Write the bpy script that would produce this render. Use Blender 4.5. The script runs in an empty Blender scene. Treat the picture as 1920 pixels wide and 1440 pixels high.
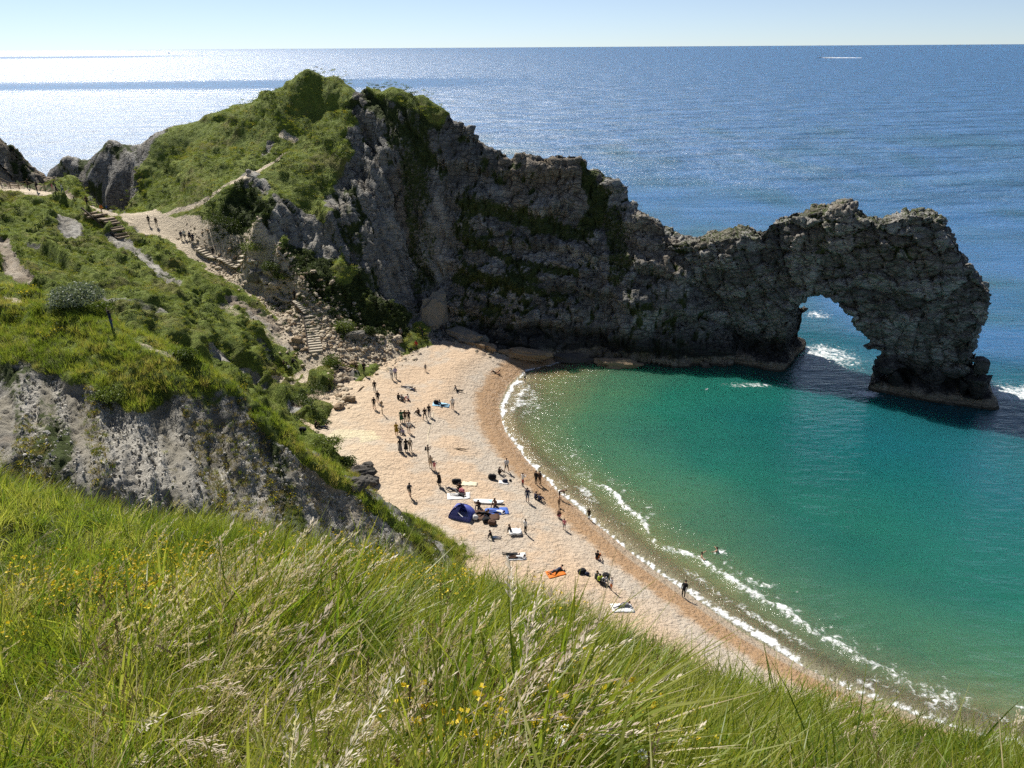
import bpy, bmesh, math, random
import numpy as np
from mathutils import Vector, Matrix, Euler

random.seed(7)
RNG = np.random.default_rng(11)
SC = bpy.context.scene
COL = SC.collection

# ------------------------------------------------------------------ camera
F_PX, EYE = 1442.0, 45.0
PITCH = math.atan((720 - 88) / F_PX)
ROLL = math.atan(12 / 1920)
cp, sp = math.cos(PITCH), math.sin(PITCH)
cr, sr = math.cos(ROLL), math.sin(ROLL)
cam_d = bpy.data.cameras.new('camera')
cam = bpy.data.objects.new('camera', cam_d)
COL.objects.link(cam)
cam_d.sensor_width = 36.0
cam_d.lens = 36.0 * F_PX / 1920.0
cam_d.clip_start = 0.05
cam_d.clip_end = 200000.0
_X, _U, _Fw = Vector((1, 0, 0)), Vector((0, sp, cp)), Vector((0, cp, -sp))
_r = _X * cr - _U * sr
_u = _X * sr + _U * cr
cam.matrix_world = Matrix(((_r.x, _u.x, -_Fw.x, 0), (_r.y, _u.y, -_Fw.y, 0), (_r.z, _u.z, -_Fw.z, EYE), (0, 0, 0, 1)))
SC.camera = cam

# ------------------------------------------------------------------ sky, sun, exposure
SUN_AZ, SUN_EL = math.radians(-32.0), math.radians(47.5)      # azimuth from +Y, negative = left
world = bpy.data.worlds.new('World')
SC.world = world
world.use_nodes = True
wn = world.node_tree
wn.nodes.clear()
w_out = wn.nodes.new('ShaderNodeOutputWorld')
w_bg = wn.nodes.new('ShaderNodeBackground')
w_sky = wn.nodes.new('ShaderNodeTexSky')
w_sky.sky_type = 'NISHITA'
w_sky.sun_disc = False
w_sky.sun_elevation = SUN_EL
w_sky.sun_rotation = SUN_AZ
w_sky.altitude = 40
w_sky.air_density = 0.6
w_sky.dust_density = 0.0
w_sky.ozone_density = 6.5
w_bg.inputs['Strength'].default_value = 0.062
w_hs = wn.nodes.new('ShaderNodeHueSaturation')      # thin even haze over the whole sky
w_hs.inputs['Saturation'].default_value = 0.72
wn.links.new(w_sky.outputs[0], w_hs.inputs['Color'])
wn.links.new(w_hs.outputs[0], w_bg.inputs[0])
wn.links.new(w_bg.outputs[0], w_out.inputs[0])
sun_d = bpy.data.lights.new('sun', 'SUN')
sun_d.energy = 4.6
sun_d.angle = math.radians(0.53)
sun_d.color = (1.0, 0.95, 0.87)
sun = bpy.data.objects.new('sun', sun_d)
COL.objects.link(sun)
SUN_V = Vector((math.sin(SUN_AZ) * math.cos(SUN_EL), math.cos(SUN_AZ) * math.cos(SUN_EL), math.sin(SUN_EL)))
sun.rotation_euler = SUN_V.to_track_quat('Z', 'Y').to_euler()
vs = SC.view_settings
vs.view_transform = 'Standard'
vs.look = 'None'
vs.exposure = 0.78
vs.gamma = 1.0
vs.use_curve_mapping = False
SC.render.film_transparent = False
SC.cycles.max_bounces = 6
SC.cycles.diffuse_bounces = 3
SC.cycles.use_adaptive_sampling = True
SC.cycles.adaptive_threshold = 0.02
SC.cycles.use_denoising = False
SC.cycles.glossy_bounces = 3
SC.cycles.transmission_bounces = 3
SC.cycles.transparent_max_bounces = 8
SC.cycles.sample_clamp_indirect = 6.0
SC.cycles.sample_clamp_direct = 12.0
SC.cycles.caustics_reflective = False
SC.cycles.caustics_refractive = False

# ------------------------------------------------------------------ helpers: rays, noise, interpolation
def ray(u, v):
    x = (u - 960) / F_PX
    y = (720 - v) / F_PX
    x2 = x * cr + y * sr
    y2 = -x * sr + y * cr
    return np.array([x2, cp + y2 * sp, -sp + y2 * cp])

def at_z(u, v, z):
    r = ray(u, v)
    return np.array([0, 0, EYE]) + r * ((z - EYE) / r[2])

def at_y(u, v, Y):
    r = ray(u, v)
    return np.array([0, 0, EYE]) + r * (Y / r[1])

def smooth(a, b, x):
    t = np.clip((np.asarray(x, float) - a) / (b - a), 0, 1)
    return t * t * (3 - 2 * t)

def _hash(ix, iy, iz, seed):
    h = (ix.astype(np.int64) * 374761393 + iy.astype(np.int64) * 668265263 + iz.astype(np.int64) * 2147483647 + seed * 1274126177)
    h = (h ^ (h >> 13)) * 1274126177
    h = h & 0x7fffffff
    h = (h ^ (h >> 16)) * 668265263
    h = h & 0x7fffffff
    h = h ^ (h >> 15)
    return (h & 0xffffff) / float(0xffffff)

def vnoise(P, seed=0):
    I = np.floor(P).astype(np.int64)
    f = P - I
    f = f * f * f * (f * (f * 6 - 15) + 10)
    out = 0
    for dx in (0, 1):
        wx = f[:, 0] if dx else 1 - f[:, 0]
        for dy in (0, 1):
            wy = f[:, 1] if dy else 1 - f[:, 1]
            for dz in (0, 1):
                wz = f[:, 2] if dz else 1 - f[:, 2]
                out = out + wx * wy * wz * _hash(I[:, 0] + dx, I[:, 1] + dy, I[:, 2] + dz, seed)
    return out * 2 - 1

def fbm(P, octv=4, seed=0, gain=0.5):
    P = np.asarray(P, float)
    a, s, n = 1.0, 0.0, 0.0
    for o in range(octv):
        s = s + a * vnoise(P * (2.03 ** o) + o * 17.3, seed + o)
        n += a
        a *= gain
    return s / n

def voronoi(P, seed=0):
    """F1, F2, the random value of the nearest cell and a random tilted plane across it."""
    I = np.floor(P).astype(np.int64)
    f = P - I
    F1 = np.full(len(P), 9.0)
    F2 = np.full(len(P), 9.0)
    R = np.zeros(len(P))
    T = np.zeros(len(P))
    for dx in (-1, 0, 1):
        for dy in (-1, 0, 1):
            for dz in (-1, 0, 1):
                a, b, c = I[:, 0] + dx, I[:, 1] + dy, I[:, 2] + dz
                h1, h2, h3 = _hash(a, b, c, seed), _hash(a, b, c, seed + 1), _hash(a, b, c, seed + 2)
                qx, qy, qz = dx + h1 - f[:, 0], dy + h2 - f[:, 1], dz + h3 - f[:, 2]
                d = np.sqrt(qx * qx + qy * qy + qz * qz)
                near = d < F1
                F2 = np.where(near, F1, np.minimum(F2, d))
                F1 = np.where(near, d, F1)
                r = (h1 * 7.13 + h2 * 3.71) % 1.0
                R = np.where(near, r, R)
                g1, g2, g3 = (h1 * 37.7) % 1.0 - 0.5, (h2 * 41.3) % 1.0 - 0.5, (h3 * 53.9) % 1.0 - 0.5
                T = np.where(near, g1 * qx + g2 * qy + g3 * qz, T)
    return F1, F2, R, T

class Field:
    """Smooth height field through scattered control points (multiquadric)."""
    def __init__(self, pts, c=2.0, lam=0.0):
        P = np.array(pts, float)
        self.xy, self.c = P[:, :2], c
        n = len(P)
        A = np.zeros((n + 3, n + 3))
        d = np.sqrt(((self.xy[:, None] - self.xy[None]) ** 2).sum(-1) + c * c)
        A[:n, :n] = d + np.eye(n) * lam
        A[:n, n] = 1
        A[:n, n + 1:] = self.xy
        A[n, :n] = 1
        A[n + 1:, :n] = self.xy.T
        b = np.zeros(n + 3)
        b[:n] = P[:, 2]
        self.w = np.linalg.solve(A, b)
    def __call__(self, x, y):
        x = np.atleast_1d(np.asarray(x, float))
        y = np.atleast_1d(np.asarray(y, float))
        sh = x.shape
        x, y = x.ravel(), y.ravel()
        out = np.empty(len(x))
        n = len(self.xy)
        for k in range(0, len(x), 40000):
            xs, ys = x[k:k + 40000], y[k:k + 40000]
            d = np.sqrt((xs[:, None] - self.xy[None, :, 0]) ** 2 + (ys[:, None] - self.xy[None, :, 1]) ** 2 + self.c ** 2)
            out[k:k + 40000] = d @ self.w[:n] + self.w[n] + self.w[n + 1] * xs + self.w[n + 2] * ys
        return out.reshape(sh)

def seg_dist(x, y, line):
    """Distance in plan from points to a polyline, with the parameter along it (0..n-1)."""
    best = np.full(np.shape(x), 1e9)
    tt = np.zeros(np.shape(x))
    for k in range(len(line) - 1):
        ax, ay = line[k][0], line[k][1]
        bx, by = line[k + 1][0], line[k + 1][1]
        L = (bx - ax) ** 2 + (by - ay) ** 2 + 1e-12
        t = np.clip(((x - ax) * (bx - ax) + (y - ay) * (by - ay)) / L, 0, 1)
        d = np.hypot(x - ax - t * (bx - ax), y - ay - t * (by - ay))
        m = d < best
        best = np.where(m, d, best)
        tt = np.where(m, k + t, tt)
    return best, tt

def in_poly(x, y, poly):
    c = np.zeros(np.shape(x), bool)
    n = len(poly)
    for i in range(n):
        x1, y1 = poly[i][0], poly[i][1]
        x2, y2 = poly[(i + 1) % n][0], poly[(i + 1) % n][1]
        if y1 == y2:
            continue
        cond = ((y1 > y) != (y2 > y)) & (x < (x2 - x1) * (y - y1) / (y2 - y1) + x1)
        c ^= cond
    return c

def hit(u, v, h, t0=20.0, t1=260.0, lift=0.0):
    """First point where the line of sight meets the height function h."""
    r = ray(u, v)
    ts = np.linspace(t0, t1, 2400)
    P = np.array([0, 0, EYE])[None] + ts[:, None] * r[None]
    dz = P[:, 2] - h(P[:, 0], P[:, 1]) - lift
    k = np.argmax(dz < 0)
    if dz[k] >= 0:
        return None
    if k == 0:
        return P[0]
    a = dz[k - 1] / (dz[k - 1] - dz[k])
    return P[k - 1] + a * (P[k] - P[k - 1])

# ------------------------------------------------------------------ helpers: objects
def tag(o, label=None, cat=None, group=None, kind=None):
    if label: o['label'] = label
    if cat: o['category'] = cat
    if group: o['group'] = group
    if kind: o['kind'] = kind
    return o

def link(name, me, mats=(), parent=None):
    for m in mats:
        me.materials.append(m)
    o = bpy.data.objects.new(name, me)
    COL.objects.link(o)
    if parent is not None:
        o.parent = parent
    return o

def empty(name, loc, rz=0.0):
    o = bpy.data.objects.new(name, None)
    COL.objects.link(o)
    o.location = loc
    o.rotation_euler = (0, 0, rz)
    o.empty_display_size = 0.2
    return o

def np_mesh(name, V, Fc, smooth_sh=True, attrs=None):
    V = np.asarray(V, np.float32)
    Fc = np.asarray(Fc, np.int32)
    me = bpy.data.meshes.new(name)
    k = Fc.shape[1]
    me.vertices.add(len(V))
    me.vertices.foreach_set('co', V.ravel())
    me.loops.add(Fc.size)
    me.loops.foreach_set('vertex_index', Fc.ravel())
    me.polygons.add(len(Fc))
    me.polygons.foreach_set('loop_start', np.arange(0, Fc.size, k, dtype=np.int32))
    me.polygons.foreach_set('loop_total', np.full(len(Fc), k, np.int32))
    if smooth_sh:
        me.polygons.foreach_set('use_smooth', np.ones(len(Fc), bool))
    me.update(calc_edges=True)
    me.validate()
    for an, av in (attrs or {}).items():
        a = me.attributes.new(an, 'FLOAT', 'POINT')
        a.data.foreach_set('value', np.asarray(av, np.float32))
    return me

def grid_faces(nx, ny):
    i, j = np.meshgrid(np.arange(nx - 1), np.arange(ny - 1), indexing='ij')
    a = (i * ny + j).ravel()
    return np.stack([a, a + ny, a + ny + 1, a + 1], 1)

def grid_normals(X, Y, Z):
    dx = np.stack([np.gradient(X, axis=0), np.gradient(Y, axis=0), np.gradient(Z, axis=0)], -1)
    dy = np.stack([np.gradient(X, axis=1), np.gradient(Y, axis=1), np.gradient(Z, axis=1)], -1)
    N = np.cross(dx, dy)
    return N / np.linalg.norm(N, axis=-1, keepdims=True)

def keep_cells(V, Fc, keepmask, attrs):
    """Drop faces with no kept vertex and the vertices nobody uses."""
    fk = keepmask[Fc].any(1)
    Fc = Fc[fk]
    used = np.zeros(len(V), bool)
    used[Fc.ravel()] = True
    idx = np.cumsum(used) - 1
    return V[used], idx[Fc], {k: a[used] for k, a in attrs.items()}

# ------------------------------------------------------------------ helpers: materials
class NT:
    def __init__(self, name):
        self.m = bpy.data.materials.new(name)
        self.m.use_nodes = True
        self.t = self.m.node_tree
        self.t.nodes.clear()
        self.out = self.t.nodes.new('ShaderNodeOutputMaterial')
    def n(self, typ, **kw):
        nd = self.t.nodes.new('ShaderNode' + typ)
        for k, v in kw.items():
            if k.startswith('i_'):
                key = k[2:].replace('_', ' ')
                nd.inputs[key].default_value = v
            else:
                setattr(nd, k, v)
        return nd
    def l(self, a, b):
        self.t.links.new(a, b)
    def attr(self, name):
        return self.n('Attribute', attribute_name=name).outputs['Fac']
    def noise(self, scale, detail=4, rough=0.55, vec=None, dist=0.0):
        nd = self.n('TexNoise')
        nd.inputs['Scale'].default_value = scale
        nd.inputs['Detail'].default_value = detail
        nd.inputs['Roughness'].default_value = rough
        nd.inputs['Distortion'].default_value = dist
        self.l(vec if vec is not None else self.pos(), nd.inputs['Vector'])
        return nd.outputs['Fac']
    def pos(self, scale=None):
        g = self.n('NewGeometry').outputs['Position']
        if scale is None:
            return g
        mp = self.n('Mapping')
        self.l(g, mp.inputs['Vector'])
        mp.inputs['Scale'].default_value = scale
        return mp.outputs[0]
    def ramp(self, fac, stops, interp='LINEAR'):
        r = self.n('ValToRGB')
        r.color_ramp.interpolation = interp
        el = r.color_ramp.elements
        while len(el) < len(stops):
            el.new(0.5)
        for e, (p, c) in zip(el, stops):
            e.position = p
            e.color = (*c, 1) if len(c) == 3 else c
        self.l(fac, r.inputs[0])
        return r.outputs[0]
    def mix(self, fac, a, b, blend='MIX'):
        m = self.n('MixRGB', blend_type=blend)
        for s, k in ((fac, 0), (a, 1), (b, 2)):
            if isinstance(s, (int, float)):
                m.inputs[k].default_value = s
            elif isinstance(s, tuple):
                m.inputs[k].default_value = (*s, 1)
            else:
                self.l(s, m.inputs[k])
        return m.outputs[0]
    def math(self, op, a, b=None, clamp=False):
        m = self.n('Math', operation=op, use_clamp=clamp)
        for s, k in ((a, 0), (b, 1)):
            if s is None:
                continue
            if isinstance(s, (int, float)):
                m.inputs[k].default_value = s
            else:
                self.l(s, m.inputs[k])
        return m.outputs[0]
    def rng(self, v, a, b, c=0.0, d=1.0, smoothstep=True):
        m = self.n('MapRange', interpolation_type='SMOOTHSTEP' if smoothstep else 'LINEAR')
        self.l(v, m.inputs[0])
        for k, s in enumerate((a, b, c, d)):
            m.inputs[k + 1].default_value = s
        return m.outputs[0]
    def bump(self, h, strength=0.5, dist=0.1, normal=None):
        b = self.n('Bump')
        b.inputs['Strength'].default_value = strength
        b.inputs['Distance'].default_value = dist
        self.l(h, b.inputs['Height'])
        if normal is not None:
            self.l(normal, b.inputs['Normal'])
        return b.outputs[0]
    def bsdf(self, color, rough=0.9, normal=None, spec=0.3, **kw):
        p = self.n('BsdfPrincipled')
        for s, k in ((color, 'Base Color'), (rough, 'Roughness')):
            if isinstance(s, tuple):
                p.inputs[k].default_value = (*s, 1)
            elif isinstance(s, (int, float)):
                p.inputs[k].default_value = s
            else:
                self.l(s, p.inputs[k])
        p.inputs['Specular IOR Level'].default_value = spec
        if normal is not None:
            self.l(normal, p.inputs['Normal'])
        return p.outputs[0]
    def done(self, shader):
        self.l(shader, self.out.inputs['Surface'])
        return self.m

def plain(name, col, rough=0.8, spec=0.3, var=0.12, scale=3.0):
    t = NT(name)
    nz = t.noise(scale, 3)
    c = t.mix(nz, tuple(x * (1 - var) for x in col), tuple(min(1, x * (1 + var)) for x in col))
    return t.done(t.bsdf(c, rough, spec=spec))

# ------------------------------------------------------------------ plan of the place
P_Y = lambda L: [tuple(at_y(u, v, Y)) for u, v, Y in L]
P_Z = lambda L: [tuple(at_z(u, v, z)) for u, v, z in L]

SHORE = [(46, 150), (30, 128), (12, 117)] + [tuple(at_z(u, v, 0)[:2]) for u, v in ((1030, 684), (985, 693), (952, 722), (934, 762), (945, 808), (985, 862), (1048, 925), (1110, 978), (1200, 1052), (1300, 1122), (1400, 1192), (1500, 1248), (1600, 1298), (1720, 1345), (1920, 1402))] + [(62, 28), (120, 2), (300, -80)]
SEA_POLY = SHORE + [(4000, -80), (4000, 4000), (60, 4000)]

def shore_sd(x, y):
    """Signed distance to the waterline, positive on land."""
    d, _ = seg_dist(x, y, SHORE)
    return np.where(in_poly(x, y, SEA_POLY), -d, d)

def beach_h(x, y):
    x = np.asarray(x, float); y = np.asarray(y, float)
    s = shore_sd(x, y)
    P = np.stack([x.ravel(), y.ravel(), np.zeros(x.size)], 1)
    n = fbm(P * 0.12, 3, 5).reshape(x.shape)
    n2 = fbm(P * 0.6, 3, 9).reshape(x.shape)
    z = np.where(s > 0, 1.75 * (1 - np.exp(-s / 5.0)) + 0.045 * s, s * 0.10)
    z = z + 0.25 * smooth(2, 9, s) * np.exp(-((s - 8) / 2.5) ** 2)
    z = z + n * 0.22 * smooth(1.5, 8, s) + n2 * 0.07 * smooth(1, 5, s)
    return np.maximum(z, -4.0)

# ridge of the headland: picture column, row and distance ahead
RIDGE = P_Y([(92, 322, 176), (120, 300, 175), (200, 266, 172), (300, 246, 168), (400, 216, 163), (450, 197, 160), (500, 177, 156), (545, 151, 152),
             (575, 137, 150), (620, 147, 147.5), (680, 160, 143), (735, 171, 139.5), (790, 186, 136.5), (840, 212, 134), (885, 248, 132), (940, 287, 130.5), (985, 295, 129.8), (1040, 286, 128.8), (1092, 297, 128), (1150, 347, 125.5), (1210, 395, 122.5), (1290, 452, 119)])
back = []
for k, (x, y, z) in enumerate(RIDGE):
    w = 1.0 if k < 10 else 0.55
    ox = -0.35 if k < 10 else 0.3
    back += [(x + ox * 9 * w, y + 9 * w, z - 7 * w - 1), (x + ox * 22 * w, y + 24 * w, z * 0.35), (x + ox * 34 * w, y + 38 * w, -5)]
FACE = P_Y([  # shadowed face and buttress below the summit
    (640, 215, 142), (700, 260, 136.5), (760, 260, 134), (820, 300, 131), (870, 330, 129.5), (720, 350, 130), (780, 360, 130.5), (660, 350, 129.5), (690, 430, 124.5), (740, 470, 124), (790, 480, 126.5), (700, 520, 118.5), (745, 560, 117), (640, 480, 119), (620, 400, 124), (660, 590, 112),
    (785, 570, 120.5),
    # lit grass spur running down from the summit
    (600, 200, 146), (618, 270, 138.5), (595, 330, 132.5), (560, 345, 131), (530, 360, 129), (585, 390, 127.5), (600, 440, 122.5), (600, 485, 118.5), (560, 440, 121.5), (545, 400, 124.5), (505, 375, 125.5), (470, 345, 131), (500, 420, 122), (520, 480, 117.5), (560, 520, 114.5), (480, 440, 121),
    (560, 215, 146.5), (500, 230, 149), (520, 290, 141), (450, 260, 150), (450, 320, 138), (400, 300, 147.5), (350, 330, 146.5), (420, 370, 132), (400, 405, 131), (340, 385, 138.5), (300, 385, 143), (255, 385, 147), (350, 290, 155),
    # big slab wall
    (880, 400, 127), (950, 350, 128.4), (950, 450, 124.5), (900, 520, 121.5), (1000, 400, 126), (1050, 460, 122.5), (1000, 560, 117.8), (1100, 380, 125.5), (1120, 480, 119.8), (1080, 570, 115.8), (1180, 470, 118.5), (1180, 580, 112.8), (1250, 520, 115), (1260, 620, 110.8), (1150, 420, 122), (900, 590, 117.8), (850, 480, 125), (850, 560, 121)])
FAR_CLIFF = P_Y([(150, 350, 170), (200, 340, 167), (250, 330, 163), (150, 400, 167.5), (200, 395, 163), (260, 360, 157), (240, 400, 153.5)])
FAR_CLIFF += [(x - 1.5, y - 1.5, -1.0) for x, y, z in FAR_CLIFF[3:]]
WALL_FOOT = [tuple(p) for p in P_Z([(700, 634, 5), (760, 622, 4.5), (800, 606, 4.5), (835, 600, 4), (900, 628, 3), (960, 648, 2), (1060, 668, 0.5), (1130, 676, 0), (1220, 684, 0), (1320, 690, 0)])]
# mainland hillside with the path: rows from the stair foot up to the skyline at the left
HILL = P_Y([
    (0, 262, 150), (30, 270, 150), (60, 305, 149), (85, 332, 148), (0, 300, 146), (40, 325, 146),
    (0, 348, 141), (60, 352, 140.5), (110, 362, 140), (165, 385, 138), (200, 395, 137), (0, 366, 136), (60, 372, 135), (90, 350, 146), (130, 352, 150), (165, 366, 149),
    (262, 404, 137), (235, 400, 141), (290, 422, 134.5), (340, 446, 131), (400, 478, 126.5), (450, 500, 122.5), (490, 520, 119.5), (520, 545, 116), (548, 560, 114), (580, 610, 108.5), (592, 662, 103), (235, 440, 129),
    (240, 430, 126.5), (300, 480, 118), (380, 530, 113), (440, 575, 108.5), (480, 560, 112.5), (500, 610, 106.5), (540, 640, 104.5), (525, 690, 99.5), (580, 700, 99.5), (610, 680, 101.5),
    (110, 400, 127), (180, 430, 122), (60, 400, 127), (0, 400, 126), (0, 450, 112), (60, 460, 111), (130, 470, 110.5), (210, 490, 109.5), (280, 520, 107.5), (350, 560, 104.5), (420, 610, 101), (470, 650, 98.5),
    (0, 500, 98), (60, 510, 97), (130, 525, 96), (210, 560, 92.5), (300, 600, 91.5), (380, 640, 92), (450, 690, 92.5), (520, 740, 90.5), (590, 745, 91),
    (640, 655, 104.5), (690, 650, 106.5), (620, 720, 96), (640, 700, 99)])
HILL_FOOT = [tuple(p) for p in P_Z([(545, 775, 3.2), (610, 758, 3.0), (650, 690, 3.3), (700, 660, 3.8)])]
# near bluff of broken chalk: crest, camera-facing face, foot
BLUFF = P_Y([
    (-120, 520, 74), (0, 548, 71), (70, 568, 68), (140, 585, 65.5), (210, 616, 62.5), (300, 650, 61), (350, 668, 60), (420, 715, 59), (500, 790, 58), (560, 840, 57.5), (620, 885, 57), (690, 940, 56.5), (760, 995, 56.3), (800, 1032, 56),
    (0, 650, 60), (100, 680, 57.6), (200, 700, 56.2), (300, 740, 55.6), (400, 790, 55.2), (500, 860, 54.4), (600, 930, 53.8), (700, 990, 54.3),
    (0, 780, 51), (100, 800, 50.2), (200, 830, 49.8), (300, 850, 50.2), (400, 880, 50.8), (500, 935, 50.9), (600, 985, 51.6), (-120, 640, 61), (-120, 800, 50),
    (0, 900, 44.5), (150, 930, 44), (300, 960, 44.8), (450, 1000, 46), (600, 1040, 48.6), (720, 1040, 52.3)])
BLUFF_BACK = []
for (x, y, z), dz in zip(BLUFF[:14], (3.5, 3.5, 4, 4.5, 5, 5.5, 6, 6.5, 6.5, 6, 5, 4.5, 3.5, 2.5)):
    BLUFF_BACK += [(x + 1.5, y + 5, z - dz), (x + 3, y + 11, z - dz * 2.2)]
GULLY = [(-60, 36, 10), (-40, 36, 5), (-25, 38, 2), (-14, 44, 1.0), (-6, 50, 1), (-90, 40, 16)]
FLAT = []
for bx, by in ((-5, 65), (-10, 75), (-16, 88), (-18, 98), (-8, 100), (-2, 86), (2, 74), (-8, 110), (10, 62), (18, 50), (-15, 66), (-20, 80), (-22, 92)):
    FLAT.append((bx, by, 0.0))
for bx, by in ((14, 105), (24, 98), (40, 98), (10, 92), (15, 78), (30, 70), (60, 80), (50, 60), (40, 45)):
    FLAT.append((bx, by, -5))
FLAT += [(-150, 170, -5), (-125, 185, -5), (-140, 150, 8), (-150, 120, 30), (-120, 110, 27), (-150, 80, 30), (-110, 80, 24), (-108, 150, 30), (-120, 135, 27), (-100, 60, 24), (-95, 215, -5), (-60, 210, -5), (-20, 185, -5), (10, 165, -5), (30, 145, -5), (-105, 165, -3)]
LAND = Field(RIDGE + back + FACE + FAR_CLIFF + WALL_FOOT + HILL + HILL_FOOT + BLUFF + BLUFF_BACK + GULLY + FLAT, c=1.2, lam=-0.02)

# ------------------------------------------------------------------ rock, turf, beach and water materials
def make_land_mat():
    t = NT('land_rock_and_turf')
    rock, path, chalk, rk, veg, tan = (t.attr(a) for a in ('rock', 'path', 'chalk', 'rk', 'veg', 'tan'))
    n1 = t.noise(0.35, 5, 0.6)
    n2 = t.noise(2.2, 5, 0.65)
    n3 = t.noise(9.0, 4, 0.7)
    # limestone: grey with buff and dark lichen
    rc = t.ramp(t.math('ADD', t.math('MULTIPLY', rk, 0.72), t.math('MULTIPLY', n2, 0.28)), [(0.22, (0.105, 0.102, 0.094)), (0.5, (0.205, 0.198, 0.182)), (0.76, (0.38, 0.37, 0.34))])
    rc = t.mix(t.rng(n1, 0.5, 0.72, 0, 0.5), rc, (0.27, 0.215, 0.15))
    rc = t.mix(t.rng(n3, 0.5, 0.75, 0, 0.3), rc, (0.12, 0.12, 0.10))
    rc = t.mix(t.math('MULTIPLY', chalk, 0.85), rc, t.ramp(n3, [(0.3, (0.26, 0.245, 0.205)), (0.5, (0.46, 0.435, 0.38)), (0.72, (0.66, 0.63, 0.56))]))
    rc = t.mix(t.math('MULTIPLY', t.math('MULTIPLY', chalk, t.attr('streak')), 0.85), rc, t.mix(n2, (0.16, 0.145, 0.11), (0.26, 0.235, 0.18)))  # streak contrast in the colour, partly replacing shade the relief lacks
    rc = t.mix(t.math('MULTIPLY', chalk, t.rng(n3, 0.56, 0.66, 0, 0.6)), rc, (0.13, 0.12, 0.095))
    rc = t.mix(tan, rc, t.ramp(n2, [(0.3, (0.26, 0.19, 0.12)), (0.7, (0.42, 0.33, 0.22))]))
    wn_ = t.n('TexNoise'); wn_.inputs['Scale'].default_value = 0.5; t.l(t.pos(), wn_.inputs['Vector'])
    cvec = t.mix(1.6, t.pos((0.75, 0.9, 1.7)), wn_.outputs['Color'], 'ADD')
    cv = t.n('TexVoronoi', feature='DISTANCE_TO_EDGE'); cv.inputs['Scale'].default_value = 0.62
    t.l(cvec, cv.inputs['Vector'])
    cv2 = t.n('TexVoronoi', feature='DISTANCE_TO_EDGE'); cv2.inputs['Scale'].default_value = 1.7
    t.l(cvec, cv2.inputs['Vector'])
    cw = t.math('MULTIPLY', t.rng(cv.outputs['Distance'], 0.0, 0.10), t.math('ADD', 0.65, t.math('MULTIPLY', t.rng(cv2.outputs['Distance'], 0.0, 0.12), 0.35)))
    rc = t.mix(t.math('MULTIPLY', t.math('SUBTRACT', 1.0, cw), t.math('MULTIPLY', t.attr('crk'), t.rng(n1, 0.35, 0.65, 0.25, 0.8))), rc, (0.045, 0.043, 0.032))
    # ledges and cracks hold dark turf and ivy
    vc = t.ramp(n3, [(0.3, (0.030, 0.042, 0.013)), (0.7, (0.075, 0.098, 0.028))])
    vm = t.rng(t.math('ADD', veg, t.math('MULTIPLY', t.math('SUBTRACT', n2, 0.5), 0.7)), 0.42, 0.58)
    rc = t.mix(vm, rc, vc)
    # tide zone: dark weed band over a pale scoured foot
    z = t.n('SeparateXYZ')
    t.l(t.n('NewGeometry').outputs['Position'], z.inputs[0])
    zz = t.math('ADD', z.outputs[2], t.math('MULTIPLY', t.math('SUBTRACT', n1, 0.5), 3.0))
    tide = t.math('MULTIPLY', t.rng(zz, 1.0, 1.6), t.rng(zz, 6.0, 2.6))
    tide = t.math('MULTIPLY', tide, t.attr('tide'))
    rc = t.mix(t.math('MULTIPLY', tide, 0.85), rc, (0.022, 0.021, 0.020))
    foot = t.math('MULTIPLY', t.rng(zz, 1.6, 1.0), t.attr('tide'))
    rc = t.mix(t.math('MULTIPLY', foot, 0.7), rc, (0.27, 0.22, 0.15))
    wet = t.math('MULTIPLY', t.rng(z.outputs[2], 0.45, 0.2), t.attr('tide'))
    rc = t.mix(t.math('MULTIPLY', wet, 0.75), rc, (0.03, 0.028, 0.02))
    # turf
    gx = t.noise(1.1, 6, 0.7)
    gc = t.ramp(t.math('ADD', t.math('MULTIPLY', n1, 0.45), t.math('MULTIPLY', gx, 0.55)), [(0.30, (0.075, 0.105, 0.020)), (0.45, (0.145, 0.195, 0.036)), (0.58, (0.215, 0.26, 0.052)), (0.75, (0.31, 0.295, 0.10))])
    gc = t.mix(t.rng(n3, 0.4, 0.7, 0, 0.4), gc, (0.065, 0.085, 0.02))
    gc = t.mix(t.rng(t.noise(0.13, 4, 0.65), 0.5, 0.66, 0, 0.6), gc, (0.20, 0.165, 0.065))
    base = t.mix(t.rng(t.math('ADD', rock, t.math('MULTIPLY', t.math('SUBTRACT', n2, 0.5), 0.6)), 0.4, 0.6), gc, rc)
    # trodden earth
    pc = t.ramp(n3, [(0.25, (0.46, 0.38, 0.27)), (0.55, (0.62, 0.53, 0.40)), (0.8, (0.74, 0.66, 0.53))])
    base = t.mix(t.rng(t.math('ADD', path, t.math('MULTIPLY', t.math('SUBTRACT', n2, 0.5), 0.5)), 0.42, 0.58), base, pc)
    h = t.math('ADD', t.math('MULTIPLY', n2, 0.6), t.math('MULTIPLY', n3, 0.4))
    bp = t.bump(h, 0.9, 0.30)
    bp = t.bump(t.math('MULTIPLY', gx, t.math('SUBTRACT', 1.0, rock)), 0.8, 0.7, bp)
    bp = t.bump(t.noise(24, 3, 0.7), 0.5, 0.1, bp)
    bp = t.bump(t.math('MULTIPLY', cw, t.attr('crk')), 0.8, 0.3, bp)
    return t.done(t.bsdf(base, 0.92, bp, 0.2))

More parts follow.
